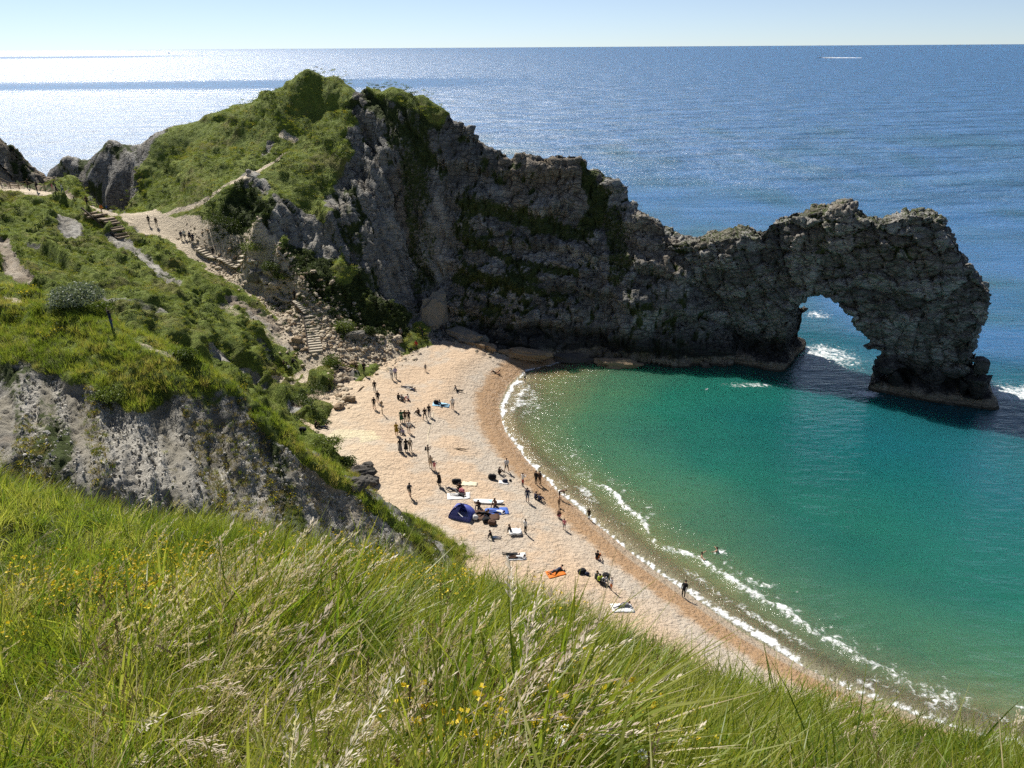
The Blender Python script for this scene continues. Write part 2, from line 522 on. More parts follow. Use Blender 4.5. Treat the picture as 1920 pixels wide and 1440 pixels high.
def make_beach_mat():
    t = NT('beach_shingle')
    s = t.attr('sd')
    n0 = t.noise(0.16, 4, 0.6)
    n1 = t.noise(0.9, 4, 0.6)
    n2 = t.noise(7.0, 4, 0.75)
    n3 = t.noise(22.0, 3, 0.8)
    dry = t.mix(n1, (0.47, 0.34, 0.225), (0.57, 0.435, 0.305))
    grey = t.mix(n1, (0.40, 0.345, 0.275), (0.49, 0.43, 0.355))
    gm = t.math('ADD', t.rng(n0, 0.47, 0.60, 0, 0.8), t.math('MULTIPLY', t.math('MULTIPLY', t.rng(s, 2.6, 3.6), t.rng(s, 8.0, 4.5)), 0.7), True)
    c = t.mix(gm, dry, grey)
    c = t.mix(t.rng(s, 13, 22, 0, 0.55), c, (0.60, 0.50, 0.36))
    sw = t.math('ADD', s, t.math('MULTIPLY', t.math('SUBTRACT', n1, 0.5), 3.0))
    wet = t.math('MULTIPLY', t.rng(sw, 4.0, 2.4), t.rng(sw, -0.2, 0.6, 0.55, 1.0))
    c = t.mix(wet, c, t.mix(n1, (0.30, 0.175, 0.085), (0.36, 0.225, 0.115)))
    swash = t.math('MULTIPLY', t.rng(s, 1.3, 0.7), t.attr('swash'))
    c = t.mix(swash, c, (0.36, 0.29, 0.21))
    c = t.mix(t.rng(n2, 0.45, 0.70, 0.0, 0.40), c, (0.25, 0.18, 0.12))
    c = t.mix(t.rng(t.noise(2.6, 4, 0.7), 0.48, 0.66, 0.0, 0.35), c, (0.29, 0.215, 0.145))
    c = t.mix(t.rng(n3, 0.52, 0.72, 0.0, 0.5), c, (0.72, 0.63, 0.51))
    c = t.mix(t.rng(t.attr('wrack'), 0.4, 0.6, 0, 0.5), c, (0.66, 0.60, 0.38))
    rough = t.rng(sw, 0.6, 3.0, 0.35, 0.95)
    bp = t.bump(t.math('ADD', t.math('MULTIPLY', n2, 0.6), t.math('MULTIPLY', n3, 0.5)), 0.7, 0.10)
    bp = t.bump(t.noise(3.6, 3, 0.6), 0.7, 0.30, bp)
    bp = t.bump(t.noise(1.2, 4, 0.6), 0.8, 0.42, bp)
    return t.done(t.bsdf(c, rough, bp, 0.3))

def make_sea_mat():
    t = NT('sea_water')
    dep, foam, far, smooth_band = (t.attr(a) for a in ('depth', 'foam', 'far', 'smooth_band'))
    body = t.ramp(dep, [(0.0, (0.22, 0.175, 0.085)), (0.07, (0.125, 0.145, 0.065)), (0.16, (0.052, 0.130, 0.068)), (0.34, (0.013, 0.108, 0.074)), (0.6, (0.007, 0.090, 0.090)), (0.85, (0.010, 0.080, 0.130)), (1.0, (0.030, 0.115, 0.255))])  # open-water blue is brightened here to stand in for reflected sky
    pn = t.noise(0.05, 3, 0.5)
    body = t.mix(t.rng(pn, 0.4, 0.65, 0, 0.3), body, (0.006, 0.050, 0.055))
    # ripples: chop of a metre or so in the cove, longer waves outside
    a = t.noise(1.0, 5, 0.60, t.pos((0.40, 0.95, 1)), 0.3)
    b = t.noise(1.0, 9, 0.52, t.pos((0.018, 0.045, 1)))
    calm = t.math('SUBTRACT', 1.0, t.math('MULTIPLY', smooth_band, 0.75))
    st = t.n('Bump'); st.inputs['Distance'].default_value = 1.6
    t.l(t.attr('chop'), st.inputs['Strength'])
    t.l(t.math('ADD', t.math('MULTIPLY', a, 0.60), t.math('MULTIPLY', t.math('MULTIPLY', b, far), 9.0)), st.inputs['Height'])
    rough = t.math('ADD', t.math('MULTIPLY', t.math('MULTIPLY', far, calm), 0.30), 0.09)
    p = t.n('BsdfPrincipled')
    t.l(body, p.inputs['Base Color'])
    t.l(rough, p.inputs['Roughness'])
    p.inputs['IOR'].default_value = 1.45
    p.inputs['Specular IOR Level'].default_value = 0.68
    t.l(st.outputs[0], p.inputs['Normal'])
    p.subsurface_method = 'BURLEY'          # light spreads sideways in clear water
    p.inputs['Subsurface Weight'].default_value = 0.8
    p.inputs['Subsurface Radius'].default_value = (0.4, 1.0, 0.9)
    p.inputs['Subsurface Scale'].default_value = 5.5
    tr = t.n('BsdfTransparent'); tr.inputs[0].default_value = (0.86, 0.93, 0.88, 1)
    gl = t.n('BsdfGlossy'); gl.inputs['Roughness'].default_value = 0.08
    t.l(st.outputs[0], gl.inputs['Normal'])
    fr = t.n('Fresnel'); fr.inputs[0].default_value = 1.333
    thin = t.n('MixShader')
    t.l(fr.outputs[0], thin.inputs[0]); t.l(tr.outputs[0], thin.inputs[1]); t.l(gl.outputs[0], thin.inputs[2])
    m1 = t.n('MixShader')
    t.l(t.rng(dep, 0.004, 0.075), m1.inputs[0]); t.l(thin.outputs[0], m1.inputs[1]); t.l(p.outputs[0], m1.inputs[2])
    # foam
    fn = t.noise(1.7, 9, 0.74, t.pos(), 0.8)
    fm = t.math('ADD', foam, t.math('MULTIPLY', t.math('SUBTRACT', fn, 0.5), 2.3))
    fm = t.math('MULTIPLY', t.rng(fm, 0.36, 0.95), t.rng(foam, 0.05, 0.3))
    fd = t.bsdf((0.80, 0.82, 0.82), 0.7, st.outputs[0], 0.2)
    m2 = t.n('MixShader')
    t.l(fm, m2.inputs[0]); t.l(m1.outputs[0], m2.inputs[1]); t.l(fd, m2.inputs[2])
    return t.done(m2.outputs[0])

M_LAND, M_BEACH, M_SEA = make_land_mat(), make_beach_mat(), make_sea_mat()

# ------------------------------------------------------------------ land: headland, hillside, bluff
STROKES = [   # channel, line of sight points on the land, half width in metres, value
    ('rock', [(100, 330), (180, 330), (250, 320)], 13, 1), ('rock', [(200, 385), (250, 390)], 8, 1), ('chalk', [(150, 330), (230, 350)], 10, 0.12),
    ('rock', [(10, 300), (60, 320)], 6, 1), ('tan', [(0, 290), (50, 320), (80, 345)], 6, 0.55),
    ('rock', [(30, 352), (100, 362)], 2.2, 1), ('tan', [(20, 352), (110, 365)], 2.5, 0.7),
    ('path', [(0, 352), (60, 362), (110, 366), (160, 386)], 1.6, 1), ('path', [(160, 386), (200, 398)], 1.8, 0.9),
    ('path', [(262, 404), (300, 424), (345, 448), (400, 480), (450, 502), (495, 522), (520, 543), (548, 558), (580, 610), (592, 662)], 2.1, 1),
    ('path', [(262, 402), (275, 410), (300, 424), (345, 446)], 3.2, 1), ('path', [(345, 448), (400, 480), (450, 502), (495, 522)], 2.9, 1),
    ('path', [(515, 560), (540, 590), (560, 625), (600, 652), (650, 662), (700, 655)], 2.6, 0.8), ('path', [(600, 590), (640, 625), (690, 645)], 1.5, 0.75), ('path', [(400, 495), (440, 520), (470, 535)], 1.6, 0.7),
    ('path', [(625, 640), (680, 655), (720, 650)], 3.5, 0.7),
    ('path', [(592, 664), (582, 690), (560, 705), (510, 715)], 0.7, 1), ('path', [(585, 690), (580, 706), (560, 720), (520, 722)], 0.7, 0.95),
    ('path', [(300, 405), (330, 395), (400, 365), (470, 330), (540, 285)], 0.7, 0.85), ('path', [(345, 410), (400, 425)], 0.6, 0.7),
    ('rock', [(520, 250), (500, 275), (495, 300)], 1.3, 0.9), ('chalk', [(520, 250), (500, 275), (495, 300)], 1.2, 0.5), ('path', [(555, 265), (530, 250)], 0.7, 0.7),
    ('rock', [(460, 340), (500, 380), (560, 420), (590, 470)], 4.2, 1), ('chalk', [(530, 400), (590, 470)], 3.4, 0.5), ('chalk', [(440, 340), (480, 360)], 3.0, 0.35),
    ('rock', [(490, 240), (500, 290)], 1.8, 0.8),
    ('rock', [(545, 515), (610, 570), (690, 610)], 4.5, 1), ('veg', [(545, 510), (600, 555), (690, 605)], 4.5, 0.95), ('veg', [(600, 500), (680, 560)], 3, 0.8),
    ('rock', [(630, 300), (680, 440), (740, 570)], 4.5, 1), ('chalk', [(640, 340), (680, 430), (730, 540)], 2.6, 0.42),
    ('rock', [(690, 200), (720, 300), (790, 400)], 9, 1), ('rock', [(800, 250), (830, 400), (790, 520)], 9, 1),
    ('rock', [(900, 300), (900, 480), (880, 590)], 8, 1), ('rock', [(1000, 320), (1020, 480), (1030, 620)], 9, 1), ('rock', [(1110, 360), (1130, 500), (1130, 640)], 9, 1), ('rock', [(1200, 430), (1250, 560), (1230, 640)], 9, 1), ('rock', [(850, 640), (960, 652), (1060, 662)], 3, 1),
    ('tan', [(760, 360), (770, 400)], 2.5, 0.35), ('tan', [(960, 310), (1040, 310), (1090, 320)], 2.2, 0.4), ('tan', [(1200, 440), (1270, 470)], 3, 0.35),
    ('grass', [(600, 170), (615, 230), (600, 300), (560, 340)], 5.5, 1), ('grass', [(520, 300), (540, 345)], 4, 1), ('grass', [(430, 300), (380, 380), (300, 395)], 7, 1), ('grass', [(350, 290), (280, 370)], 6.5, 1), ('grass', [(480, 200), (560, 170)], 6, 1), ('grass', [(290, 250), (350, 234), (450, 200)], 2.2, 1),
    ('grass', [(1010, 290), (1085, 300)], 1.6, 1), ('grass', [(700, 165), (790, 188), (830, 205)], 1.4, 1),
    ('veg', [(560, 570), (640, 600), (720, 600)], 5, 0.9), ('veg', [(620, 520), (700, 590)], 3.5, 0.75), ('veg', [(420, 400), (470, 430)], 4.5, 0.9), ('veg', [(770, 300), (790, 420), (800, 520)], 2.6, 0.56), ('veg', [(1150, 420), (1160, 500)], 2, 0.55),
    ('veg', [(870, 395), (950, 400), (1040, 425), (1110, 440)], 0.7, 0.6), ('veg', [(880, 455), (960, 490), (1080, 510)], 0.6, 0.6), ('veg', [(850, 520), (940, 530), (1060, 555)], 0.6, 0.6), ('veg', [(1105, 330), (1130, 380), (1100, 420)], 1.3, 0.62),
    # hillside scars
    ('rock', [(215, 440), (270, 490), (320, 530)], 1.5, 0.9), ('chalk', [(215, 440), (270, 490), (320, 530)], 1.7, 0.6), ('rock', [(120, 405), (140, 440)], 1.7, 0.8), ('chalk', [(120, 400), (150, 450)], 1.6, 0.3),
    ('rock', [(440, 570), (500, 600), (545, 640)], 1.8, 1), ('tan', [(440, 565), (500, 590), (548, 635)], 2.2, 0.55), ('chalk', [(430, 580), (480, 610), (520, 650)], 1.6, 0.6), ('path', [(420, 575), (470, 610), (520, 640)], 1.2, 0.5),
    ('rock', [(0, 455), (25, 500), (45, 530)], 1.2, 0.9), ('tan', [(0, 455), (25, 500), (45, 530)], 1.3, 0.5), ('rock', [(150, 540), (230, 575), (310, 600)], 1.0, 0.55), ('rock', [(400, 660), (470, 710)], 1.0, 0.8), ('chalk', [(400, 660), (470, 710)], 1.0, 0.6),
    ('path', [(0, 555), (40, 570)], 0.6, 0.62), ('path', [(255, 645), (330, 672)], 0.5, 0.5),
    ('tan', [(590, 745), (640, 715)], 2.5, 0.8), ('rock', [(560, 765), (640, 735), (650, 700)], 1.6, 0.9),
    # chalk face of the bluff
    ('rock', [(20, 740), (150, 790), (300, 830), (420, 850), (520, 900), (640, 960), (740, 1000)], 5.0, 1), ('rock', [(30, 850), (300, 900), (520, 960)], 5, 1), ('chalk', [(50, 760), (200, 800), (300, 820), (420, 850)], 3.6, 0.9), ('chalk', [(560, 900), (680, 970), (760, 1010)], 2.4, 0.85), ('chalk', [(60, 860), (250, 890), (420, 920)], 4, 0.65), ('tan', [(590, 900), (640, 940)], 1.6, 0.35), ('rock', [(260, 720), (330, 760)], 1.6, 0.7),
    ('grass', [(150, 690), (260, 730)], 1.8, 1), ('grass', [(500, 800), (620, 890), (720, 965), (790, 1022)], 0.9, 1), ('grass', [(0, 640), (200, 660), (330, 690)], 2.4, 1),
]
_cache = {}
def stroke_mask(x, y, ch, P3, pre):
    out = np.zeros(x.shape)
    for c, pts, rad, val in STROKES:
        if c != ch:
            continue
        key = str(pts)
        if key not in _cache:
            hs = [hit(u, v, LAND) for u, v in pts]
            _cache[key] = [(h[0], h[1]) for h in hs if h is not None]
        ln = _cache[key]
        if len(ln) < 2:
            continue
        x0, x1 = min(p[0] for p in ln) - rad * 2, max(p[0] for p in ln) + rad * 2
        y0, y1 = min(p[1] for p in ln) - rad * 2, max(p[1] for p in ln) + rad * 2
        s = (x > x0) & (x < x1) & (y > y0) & (y < y1)
        if not s.any():
            continue
        d, _ = seg_dist(x[s], y[s], ln)
        d = d + pre[s] * rad * 0.55
        out[s] = np.maximum(out[s], val * smooth(rad * 1.25, rad * 0.65, d))
    return out

PATHLINE = [tuple(hit(u, v, LAND)[:2]) for u, v in ((262, 404), (300, 424), (345, 448), (400, 480), (450, 502), (495, 522), (520, 543), (548, 558), (580, 610), (592, 662))]
def land_mesh(name, x0, x1, y0, y1, step, keep, hummock=0.6, rockamp=1.0, cell=2.6):
    xs, ys = np.arange(x0, x1, step), np.arange(y0, y1, step)
    X, Y = np.meshgrid(xs, ys, indexing='ij')
    Z = LAND(X, Y)
    N = grid_normals(X, Y, Z)
    sl = np.degrees(np.arccos(np.clip(N[..., 2], -1, 1))).ravel()
    x, y, z = X.ravel(), Y.ravel(), Z.ravel()
    P = np.stack([x, y, z], 1)
    Nf = N.reshape(-1, 3)
    pre = fbm(P * 0.45, 3, 31)
    big = fbm(P * 0.11, 4, 3)
    rock = smooth(46, 58, sl + 10 * fbm(P * 0.2, 3, 77))
    rock = np.maximum(rock, stroke_mask(x, y, 'rock', P, pre))
    rock = np.maximum(rock, smooth(4, 9, x) * smooth(96, 100, y))
    rock = rock * (1 - stroke_mask(x, y, 'grass', P, pre))
    path = stroke_mask(x, y, 'path', P, pre)
    chalk = stroke_mask(x, y, 'chalk', P, pre)
    tan = stroke_mask(x, y, 'tan', P, pre)
    vegs = stroke_mask(x, y, 'veg', P, pre)
    # block jointing, tilted with the beds; finer on the bluff
    W = P + 0.8 * np.stack([fbm(P * 0.3, 3, 41), fbm(P * 0.3, 3, 42), fbm(P * 0.3, 3, 43)], 1)
    steep = smooth(-8, -14, x) * smooth(95, 100, y)           # summit side: beds stand on end
    B1 = np.stack([W[:, 0], W[:, 1] + 0.3 * W[:, 2], W[:, 2]], 1)
    e1 = np.array([0.82, 0.57, 0.0]); e3 = np.array([12.0, -17, -18]); e3 /= np.linalg.norm(e3)
    e1 = e1 - e3 * (e1 @ e3); e1 /= np.linalg.norm(e1); e2 = np.cross(e1, e3)
    Qh = B1 * np.array([0.8 / cell, 0.8 / cell, 1.7 / cell])[None]
    Qv = np.stack([(W @ e1) * 2.0 / cell, (W @ e2) * 0.7 / cell, (W @ e3) * 0.28 / cell], 1) + 40
    Q = np.where(steep[:, None] > 0.5, Qv, Qh)
    if name == 'bluff':
        Q = np.stack([(W[:, 0] + 0.6 * W[:, 2]) * 1.5 / cell, W[:, 1] * 0.7 / cell, (W[:, 2] - 0.3 * W[:, 0]) * 0.5 / cell], 1)
    rm = rock > 0.05
    F1 = np.zeros(len(x)); F2 = np.ones(len(x)); R = np.full(len(x), 0.5)
    f1 = np.zeros(len(x)); f2 = np.ones(len(x)); r2 = np.full(len(x), 0.5)
    T1 = np.zeros(len(x)); T2 = np.zeros(len(x)); T3 = np.zeros(len(x)); r3 = np.full(len(x), 0.5); g1 = T1.copy(); g2 = g1 + 1
    F1[rm], F2[rm], R[rm], T1[rm] = voronoi(Q[rm], 51)
    f1[rm], f2[rm], r2[rm], T2[rm] = voronoi(Q[rm] * 2.6 + 9, 61)
    g1[rm], g2[rm], r3[rm], T3[rm] = voronoi(Q[rm] * 6.1 + 3, 71)
    crack = smooth(0.11, 0.0, F2 - F1)
    crack2 = smooth(0.10, 0.0, f2 - f1)
    led_w = smooth(8, 20, x + 22) * smooth(100, 104, y) * (1 - smooth(-30, -22, -x - 4))
    ph = (z + 0.12 * x + 2.2 * big + 0.8 * pre) / 5.2
    saw = ph - np.floor(ph)
    led = (0.5 - saw) * 1.5 * smooth(-16, -6, x) * smooth(100, 106, y)
    k = cell / 2.7
    d_rock = k * ((R - 0.5) * 0.75 + T1 * 0.8 + (r2 - 0.5) * 0.30 + T2 * 0.45 + T3 * 0.2 + (r3 - 0.5) * 0.12 - crack * 0.6 - crack2 * 0.30) + big * 1.3 * min(1, k * 1.2) + led
    hum = 1 - np.abs(fbm(np.stack([x * 0.30 + y * 0.08, y * 0.30, z * 0.2], 1), 3, 21)) * 2.6
    hum2 = 1 - np.abs(fbm(P * 0.85, 3, 23)) * 2.4
    hk = np.where(y > 98.5, hummock, 0.35 + 0.65 * smooth(58, 70, y))
    hk = hk if name != 'hillside' else 0.35 + 0.65 * smooth(58, 70, y)
    d_turf = hk * (hum * 0.9 + hum2 * 0.32 + big * 1.2)
    ph2 = (z + 1.3 * fbm(P * 0.22, 3, 25) + 0.10 * x) / 1.9
    sw2 = ph2 - np.floor(ph2)
    d_turf = d_turf + hk * 0.8 * (smooth(1.0, 0.62, sw2) * sw2 - 0.3)
    # slumped ridges stepping down the hillside, their scarps towards the cove
    wv_ = 0.60 * x + 0.80 * y + 2.2 * fbm(P * 0.05, 3, 26) + 0.5 * fbm(P * 0.3, 2, 27)
    q3 = wv_ / 7.5 - np.floor(wv_ / 7.5)
    rdg = np.where(q3 < 0.14, smooth(0, 0.14, q3), 1 - (q3 - 0.14) / 0.86)
    msk = smooth(-0.3, 0.2, fbm(P * 0.06, 3, 28) + 0.18) * smooth(66, 76, y)
    if name == 'hillside':
        d_turf = d_turf + 2.3 * (rdg - 0.45) * msk
        rock = np.maximum(rock, 0.75 * smooth(0.13, 0.05, np.abs(q3 - 0.06)) * msk * smooth(0.05, 0.3, fbm(P * 0.25, 2, 29)))
    elif name == 'headland':
        wh = 0.75 * x + 0.66 * y + 2.0 * fbm(P * 0.1, 3, 30)
        qh = wh / 5.5 - np.floor(wh / 5.5)
        d_turf = d_turf + 0.8 * (np.where(qh < 0.2, smooth(0, 0.2, qh), 1 - (qh - 0.2) / 0.8) - 0.45) * smooth(-0.2, 0.3, fbm(P * 0.1, 2, 33))
    d_turf = d_turf * (0.15 + 0.85 * smooth(2.0, 9.0, seg_dist(x, y, PATHLINE)[0]))
    flat = np.clip(path * 1.3, 0, 1)
    rub = fbm(P * 1.3, 4, 88)
    d_path = 0.22 * rub * (1 - smooth(0.75, 1.0, path))
    bq = (z + 0.16 * x + 1.1 * big + 0.35 * pre) / 1.55
    bq = np.abs(bq - np.floor(bq) - 0.5)
    bed = smooth(0.13, 0.0, bq) * smooth(-16, -6, x) * smooth(100, 106, y)
    d_rock = d_rock - 0.45 * bed
    if name == 'bluff':
        rib = 1 - np.abs(fbm(np.stack([(x + 0.55 * y) * 0.42, (y - 0.5 * x) * 0.07, z * 0.08], 1), 4, 96, 0.62)) * 3.2
        d_rock = 0.10 * d_rock + 0.80 * rib - 0.4 + 0.42 * (np.abs(fbm(np.stack([(x + 0.55 * y) * 1.1, (y - 0.5 * x) * 0.4, z * 0.45], 1), 5, 95, 0.72)) * 2 - 0.4) + 0.20 * fbm(P * 3.4, 2, 99, 0.7)
    strk = fbm(np.stack([(W @ e1) * 0.42, (W @ e2) * 0.16, (W @ e3) * 0.055], 1), 4, 98, 0.6) * steep
    if name == 'headland':
        d_rock = d_rock - 2.2 * strk
        chalk = np.maximum(chalk, 0.42 * smooth(0.08, 0.32, -strk) * rock)
    d = rock * d_rock * rockamp + (1 - rock) * d_turf
    d = d * (1 - flat) + d_path * flat
    d = d * (1 - 0.7 * smooth(-58, -66, x) * smooth(150, 156, y))
    d = d * smooth(2.5, 5.0, z + 2.0 + 3 * (x > -5))
    P2 = P + Nf * d[:, None]
    P2[:, 2] += 0.10 * fbm(P * 2.6, 3, 5) * (1 - flat)
    veg = np.clip(0.24 + 0.75 * strk + 0.5 * big + 0.35 * fbm(P * 0.5, 3, 91) + 0.3 * crack + 0.15 * crack2 + 0.14 * bed, 0, 1)
    veg = np.maximum(veg, 0.44 * smooth(0.80, 0.95, saw) * smooth(-16, -6, x) * smooth(100, 106, y))
    veg = np.where(y < 72, 0.40 + 0.9 * fbm(np.stack([(x + 0.55 * y) * 0.38, (y - 0.5 * x) * 0.06, z * 0.1], 1), 4, 97) - 0.2 * pre, veg)
    veg = np.maximum(veg, vegs) * (1 - 0.3 * chalk)
    streak = smooth(-0.12, 0.22, fbm(np.stack([(x + 0.55 * y) * 0.95, (y - 0.5 * x) * 0.10, z * 0.15], 1), 5, 94, 0.65))
    tide = smooth(-12, -4, x) * (y > 98)
    V, Fc, A = keep_cells(P2, grid_faces(len(xs), len(ys)), keep(x, y, P2[:, 2]), dict(rock=rock, path=path, chalk=chalk, rk=R * 0.6 + r2 * 0.4, veg=veg, tan=tan, tide=tide, streak=streak, crk=rock * (1 - chalk) * (name == 'headland')))
    me = np_mesh(name, V, Fc, True, A)
    link(name, me, [M_LAND])
    return dict(P=P2, N=Nf, rock=rock, path=path, z=P2[:, 2], sl=sl, veg=veg, chalk=chalk, vegs=vegs)

# the valley line of the path parts the headland from the mainland hillside
VALLEY = [tuple(hit(u, v, LAND)[:2]) for u, v in ((262, 404), (340, 430), (400, 462), (460, 490), (520, 530), (580, 575), (640, 620), (700, 650))]
VALLEY = [(-140, 152), (-100, 147)] + VALLEY + [(-12, 108)]
HEAD_POLY = VALLEY + [(60, 100), (60, 260), (-170, 260), (-170, 156)]
def k_head(x, y, z):
    return in_poly(x, y, HEAD_POLY) & (z > -4.2) & (x < 34)
def k_hill(x, y, z):
    return (~in_poly(x, y, HEAD_POLY)) & (z > 0.3) & (y > 71 - 0.0 * x)
def k_bluff(x, y, z):
    return (z > 0.3) & (y < 71.6)
G_HEAD = land_mesh('headland', -126, 36, 96, 214, 0.32, k_head, 0.32, 0.8, 3.5)
G_HILL = land_mesh('hillside', -136, -10, 70.6, 156, 0.36, k_hill, 0.75, 0.8, 2.0)
G_BLUFF = land_mesh('bluff', -80, 4, 40, 72.0, 0.17, k_bluff, 0.35, 0.75, 1.25)
for nm in ('headland', 'hillside', 'bluff'):
    tag(bpy.data.objects[nm], kind='structure')

# ------------------------------------------------------------------ the arch rock
ARCH_LINE = np.array([(2, 135), (14, 129), (24, 122.5), (32, 118), (40, 114), (47, 109.5), (54, 104.5), (62, 100.5), (76, 95)], float)
_d = np.r_[0, np.cumsum(np.hypot(*np.diff(ARCH_LINE, axis=0).T))]
_s = np.linspace(0, _d[-1], 400)
_ax, _ay = np.interp(_s, _d, ARCH_LINE[:, 0]), np.interp(_s, _d, ARCH_LINE[:, 1])
_ker = np.ones(61) / 61
_ax = np.convolve(np.pad(_ax, 30, mode='reflect', reflect_type='odd'), _ker, 'valid')
_ay = np.convolve(np.pad(_ay, 30, mode='reflect', reflect_type='odd'), _ker, 'valid')
_tx, _ty = np.gradient(_ax), np.gradient(_ay)
_tl = np.hypot(_tx, _ty)
_nx, _ny = _ty / _tl, -_tx / _tl        # towards the cove
def sheet(u, v):
    """Line of sight to the upright middle sheet of the arch rock: distance along it and height."""
    r = ray(u, v)
    cr_ = _ax * r[1] - _ay * r[0]
    k = np.argmax(cr_ > 0)
    a = cr_[k - 1] / (cr_[k - 1] - cr_[k])
    s = _s[k - 1] + a * (_s[k] - _s[k - 1])
    yy = _ay[k - 1] + a * (_ay[k] - _ay[k - 1])
    return s, EYE + r[2] * yy / r[1]
TOP = [(1190, 440), (1215, 428), (1245, 434), (1280, 450), (1312, 454), (1345, 446), (1368, 437), (1402, 429), (1425, 438), (1440, 428), (1447, 412), (1480, 399), (1520, 392), (1560, 390), (1580, 380), (1596, 396), (1616, 409), (1640, 405), (1665, 413), (1690, 398), (1722, 392), (1752, 402), (1776, 415), (1790, 440), (1806, 470), (1826, 500), (1843, 525), (1850, 550), (1845, 580), (1834, 610), (1837, 628), (1822, 650), (1806, 668), (1812, 688), (1832, 712), (1852, 738)]
HOLE = [(1640, 730), (1648, 706), (1682, 682), (1666, 660), (1648, 634), (1630, 602), (1606, 572), (1574, 552), (1540, 545), (1506, 548), (1486, 562), (1486, 600), (1492, 636), (1482, 662)]
poly = [sheet(u, v) for u, v in TOP]
e = poly[-1]
poly += [(e[0] + 0.6, -3.0)]
h = [sheet(u, v) for u, v in HOLE]
poly += [(h[0][0] - 0.4, -3.0)] + h + [(h[-1][0] - 0.6, -3.0), (poly[0][0], -3.0)]
bm = bmesh.new()
vsx = [bm.verts.new((s, 0, z)) for s, z in poly]
fc = bm.faces.new(vsx)
bmesh.ops.triangulate(bm, faces=[fc])
bmesh.ops.subdivide_edges(bm, edges=bm.edges[:], cuts=2, use_grid_fill=True)
geo = bmesh.ops.extrude_face_region(bm, geom=bm.faces[:])
ext = [g for g in geo['geom'] if isinstance(g, bmesh.types.BMVert)]
exts = set(ext)
def half(s, z, front):
    w = np.interp(z, [-3, 0, 4, 12, 20, 26], [6.0, 5.6, 4.6, 4.3, 3.4, 2.4])
    if not front:
        w *= 1.15
    return w
for vtx in bm.verts:
    front = vtx in exts
    w = half(vtx.co.x, vtx.co.z, front)
    vtx.co.y = w if front else -w
bmesh.ops.recalc_face_normals(bm, faces=bm.faces[:])
me0 = bpy.data.meshes.new('arch_core')
bm.to_mesh(me0)
bm.free()
o0 = bpy.data.objects.new('arch_core', me0)
COL.objects.link(o0)
md = o0.modifiers.new('r', 'REMESH'); md.mode = 'VOXEL'; md.voxel_size = 0.24
ms = o0.modifiers.new('s', 'SMOOTH'); ms.factor = 0.5; ms.iterations = 10
me1 = bpy.data.meshes.new_from_object(o0.evaluated_get(bpy.context.evaluated_depsgraph_get()))
bpy.data.objects.remove(o0)
n = len(me1.vertices)
V = np.empty(n * 3); me1.vertices.foreach_get('co', V); V = V.reshape(-1, 3)
NN = np.empty(n * 3); me1.vertices.foreach_get('normal', NN); NN = NN.reshape(-1, 3)
W = V + 0.7 * np.stack([fbm(V * 0.3, 3, 141), fbm(V * 0.3, 3, 142), fbm(V * 0.3, 3, 143)], 1)
Q = np.stack([(W[:, 0] + 0.35 * W[:, 2]) / 3.4, W[:, 1] / 3.0, (W[:, 2] - 0.25 * W[:, 0]) / 2.6], 1)
F1, F2, R, T1 = voronoi(Q, 151)
f1, f2, r2, T2 = voronoi(Q * 2.2 + 5, 161)
g1, g2, r3, T3 = voronoi(Q * 5.0 + 2, 167)
h1, h2, r4, T4 = voronoi(np.stack([(W[:, 0] + 0.5 * W[:, 2]) / 2.4, W[:, 1] / 7.0, (W[:, 2] - 0.5 * W[:, 0]) / 9.0], 1) + 30, 181)
c1, c2 = smooth(0.085, 0, F2 - F1), smooth(0.09, 0, f2 - f1)
c4 = smooth(0.10, 0, h2 - h1)
big = fbm(V * 0.12, 4, 171)
bq = (V[:, 2] - 0.42 * V[:, 0] + 1.5 * big) / 2.1
bq = np.abs(bq - np.floor(bq) - 0.5)
bed = smooth(0.10, 0.0, bq)
d = -0.35 * bed + (R - 0.5) * 0.6 + T1 * 0.8 + (r2 - 0.5) * 0.28 + T2 * 0.5 + T3 * 0.15 - c1 * 0.55 - c2 * 0.22 - c4 * 0.45 + (r4 - 0.5) * 0.5 + big * 1.6 + 0.15 * fbm(V * 1.6, 3, 172)
ledge = smooth(1.7, 0.9, V[:, 2] + 0.5 * fbm(V * 0.4, 2, 173))
d = d * (1 - ledge * 0.75) + ledge * 0.9 - 0.9 * smooth(1.3, 2.0, V[:, 2]) * smooth(5.0, 2.6, V[:, 2])
V2 = V + NN * d[:, None]
wx = np.interp(V2[:, 0], _s, _ax) + V2[:, 1] * np.interp(V2[:, 0], _s, _nx)
wy = np.interp(V2[:, 0], _s, _ay) + V2[:, 1] * np.interp(V2[:, 0], _s, _ny)
P3 = np.stack([wx, wy, V2[:, 2]], 1)
me1.vertices.foreach_set('co', P3.ravel())
me1.polygons.foreach_set('use_smooth', np.ones(len(me1.polygons), bool))
veg = np.clip(0.20 + 0.35 * big + 0.3 * fbm(P3 * 0.5, 3, 191) + 0.25 * c1 + 0.12 * c2, 0, 1) * smooth(5, 12, V2[:, 2])
veg = np.maximum(veg, 0.5 * smooth(0.6, 0.9, NN[:, 2]) * smooth(14, 18, V2[:, 2]))
for an, av in dict(rock=np.ones(n), path=np.zeros(n), chalk=0.10 * smooth(-0.1, 0.4, big), rk=R * 0.6 + r2 * 0.4, veg=veg, tan=0.25 * smooth(15, 20, V2[:, 2]) * smooth(0, 0.3, big + 0.1), tide=np.ones(n), crk=np.ones(n)).items():
    a = me1.attributes.new(an, 'FLOAT', 'POINT')
    a.data.foreach_set('value', np.asarray(av, np.float32))
me1.update()
arch = link('sea_arch', me1, [M_LAND])
tag(arch, 'grey limestone sea arch with one tall opening standing out into the water', 'sea arch')

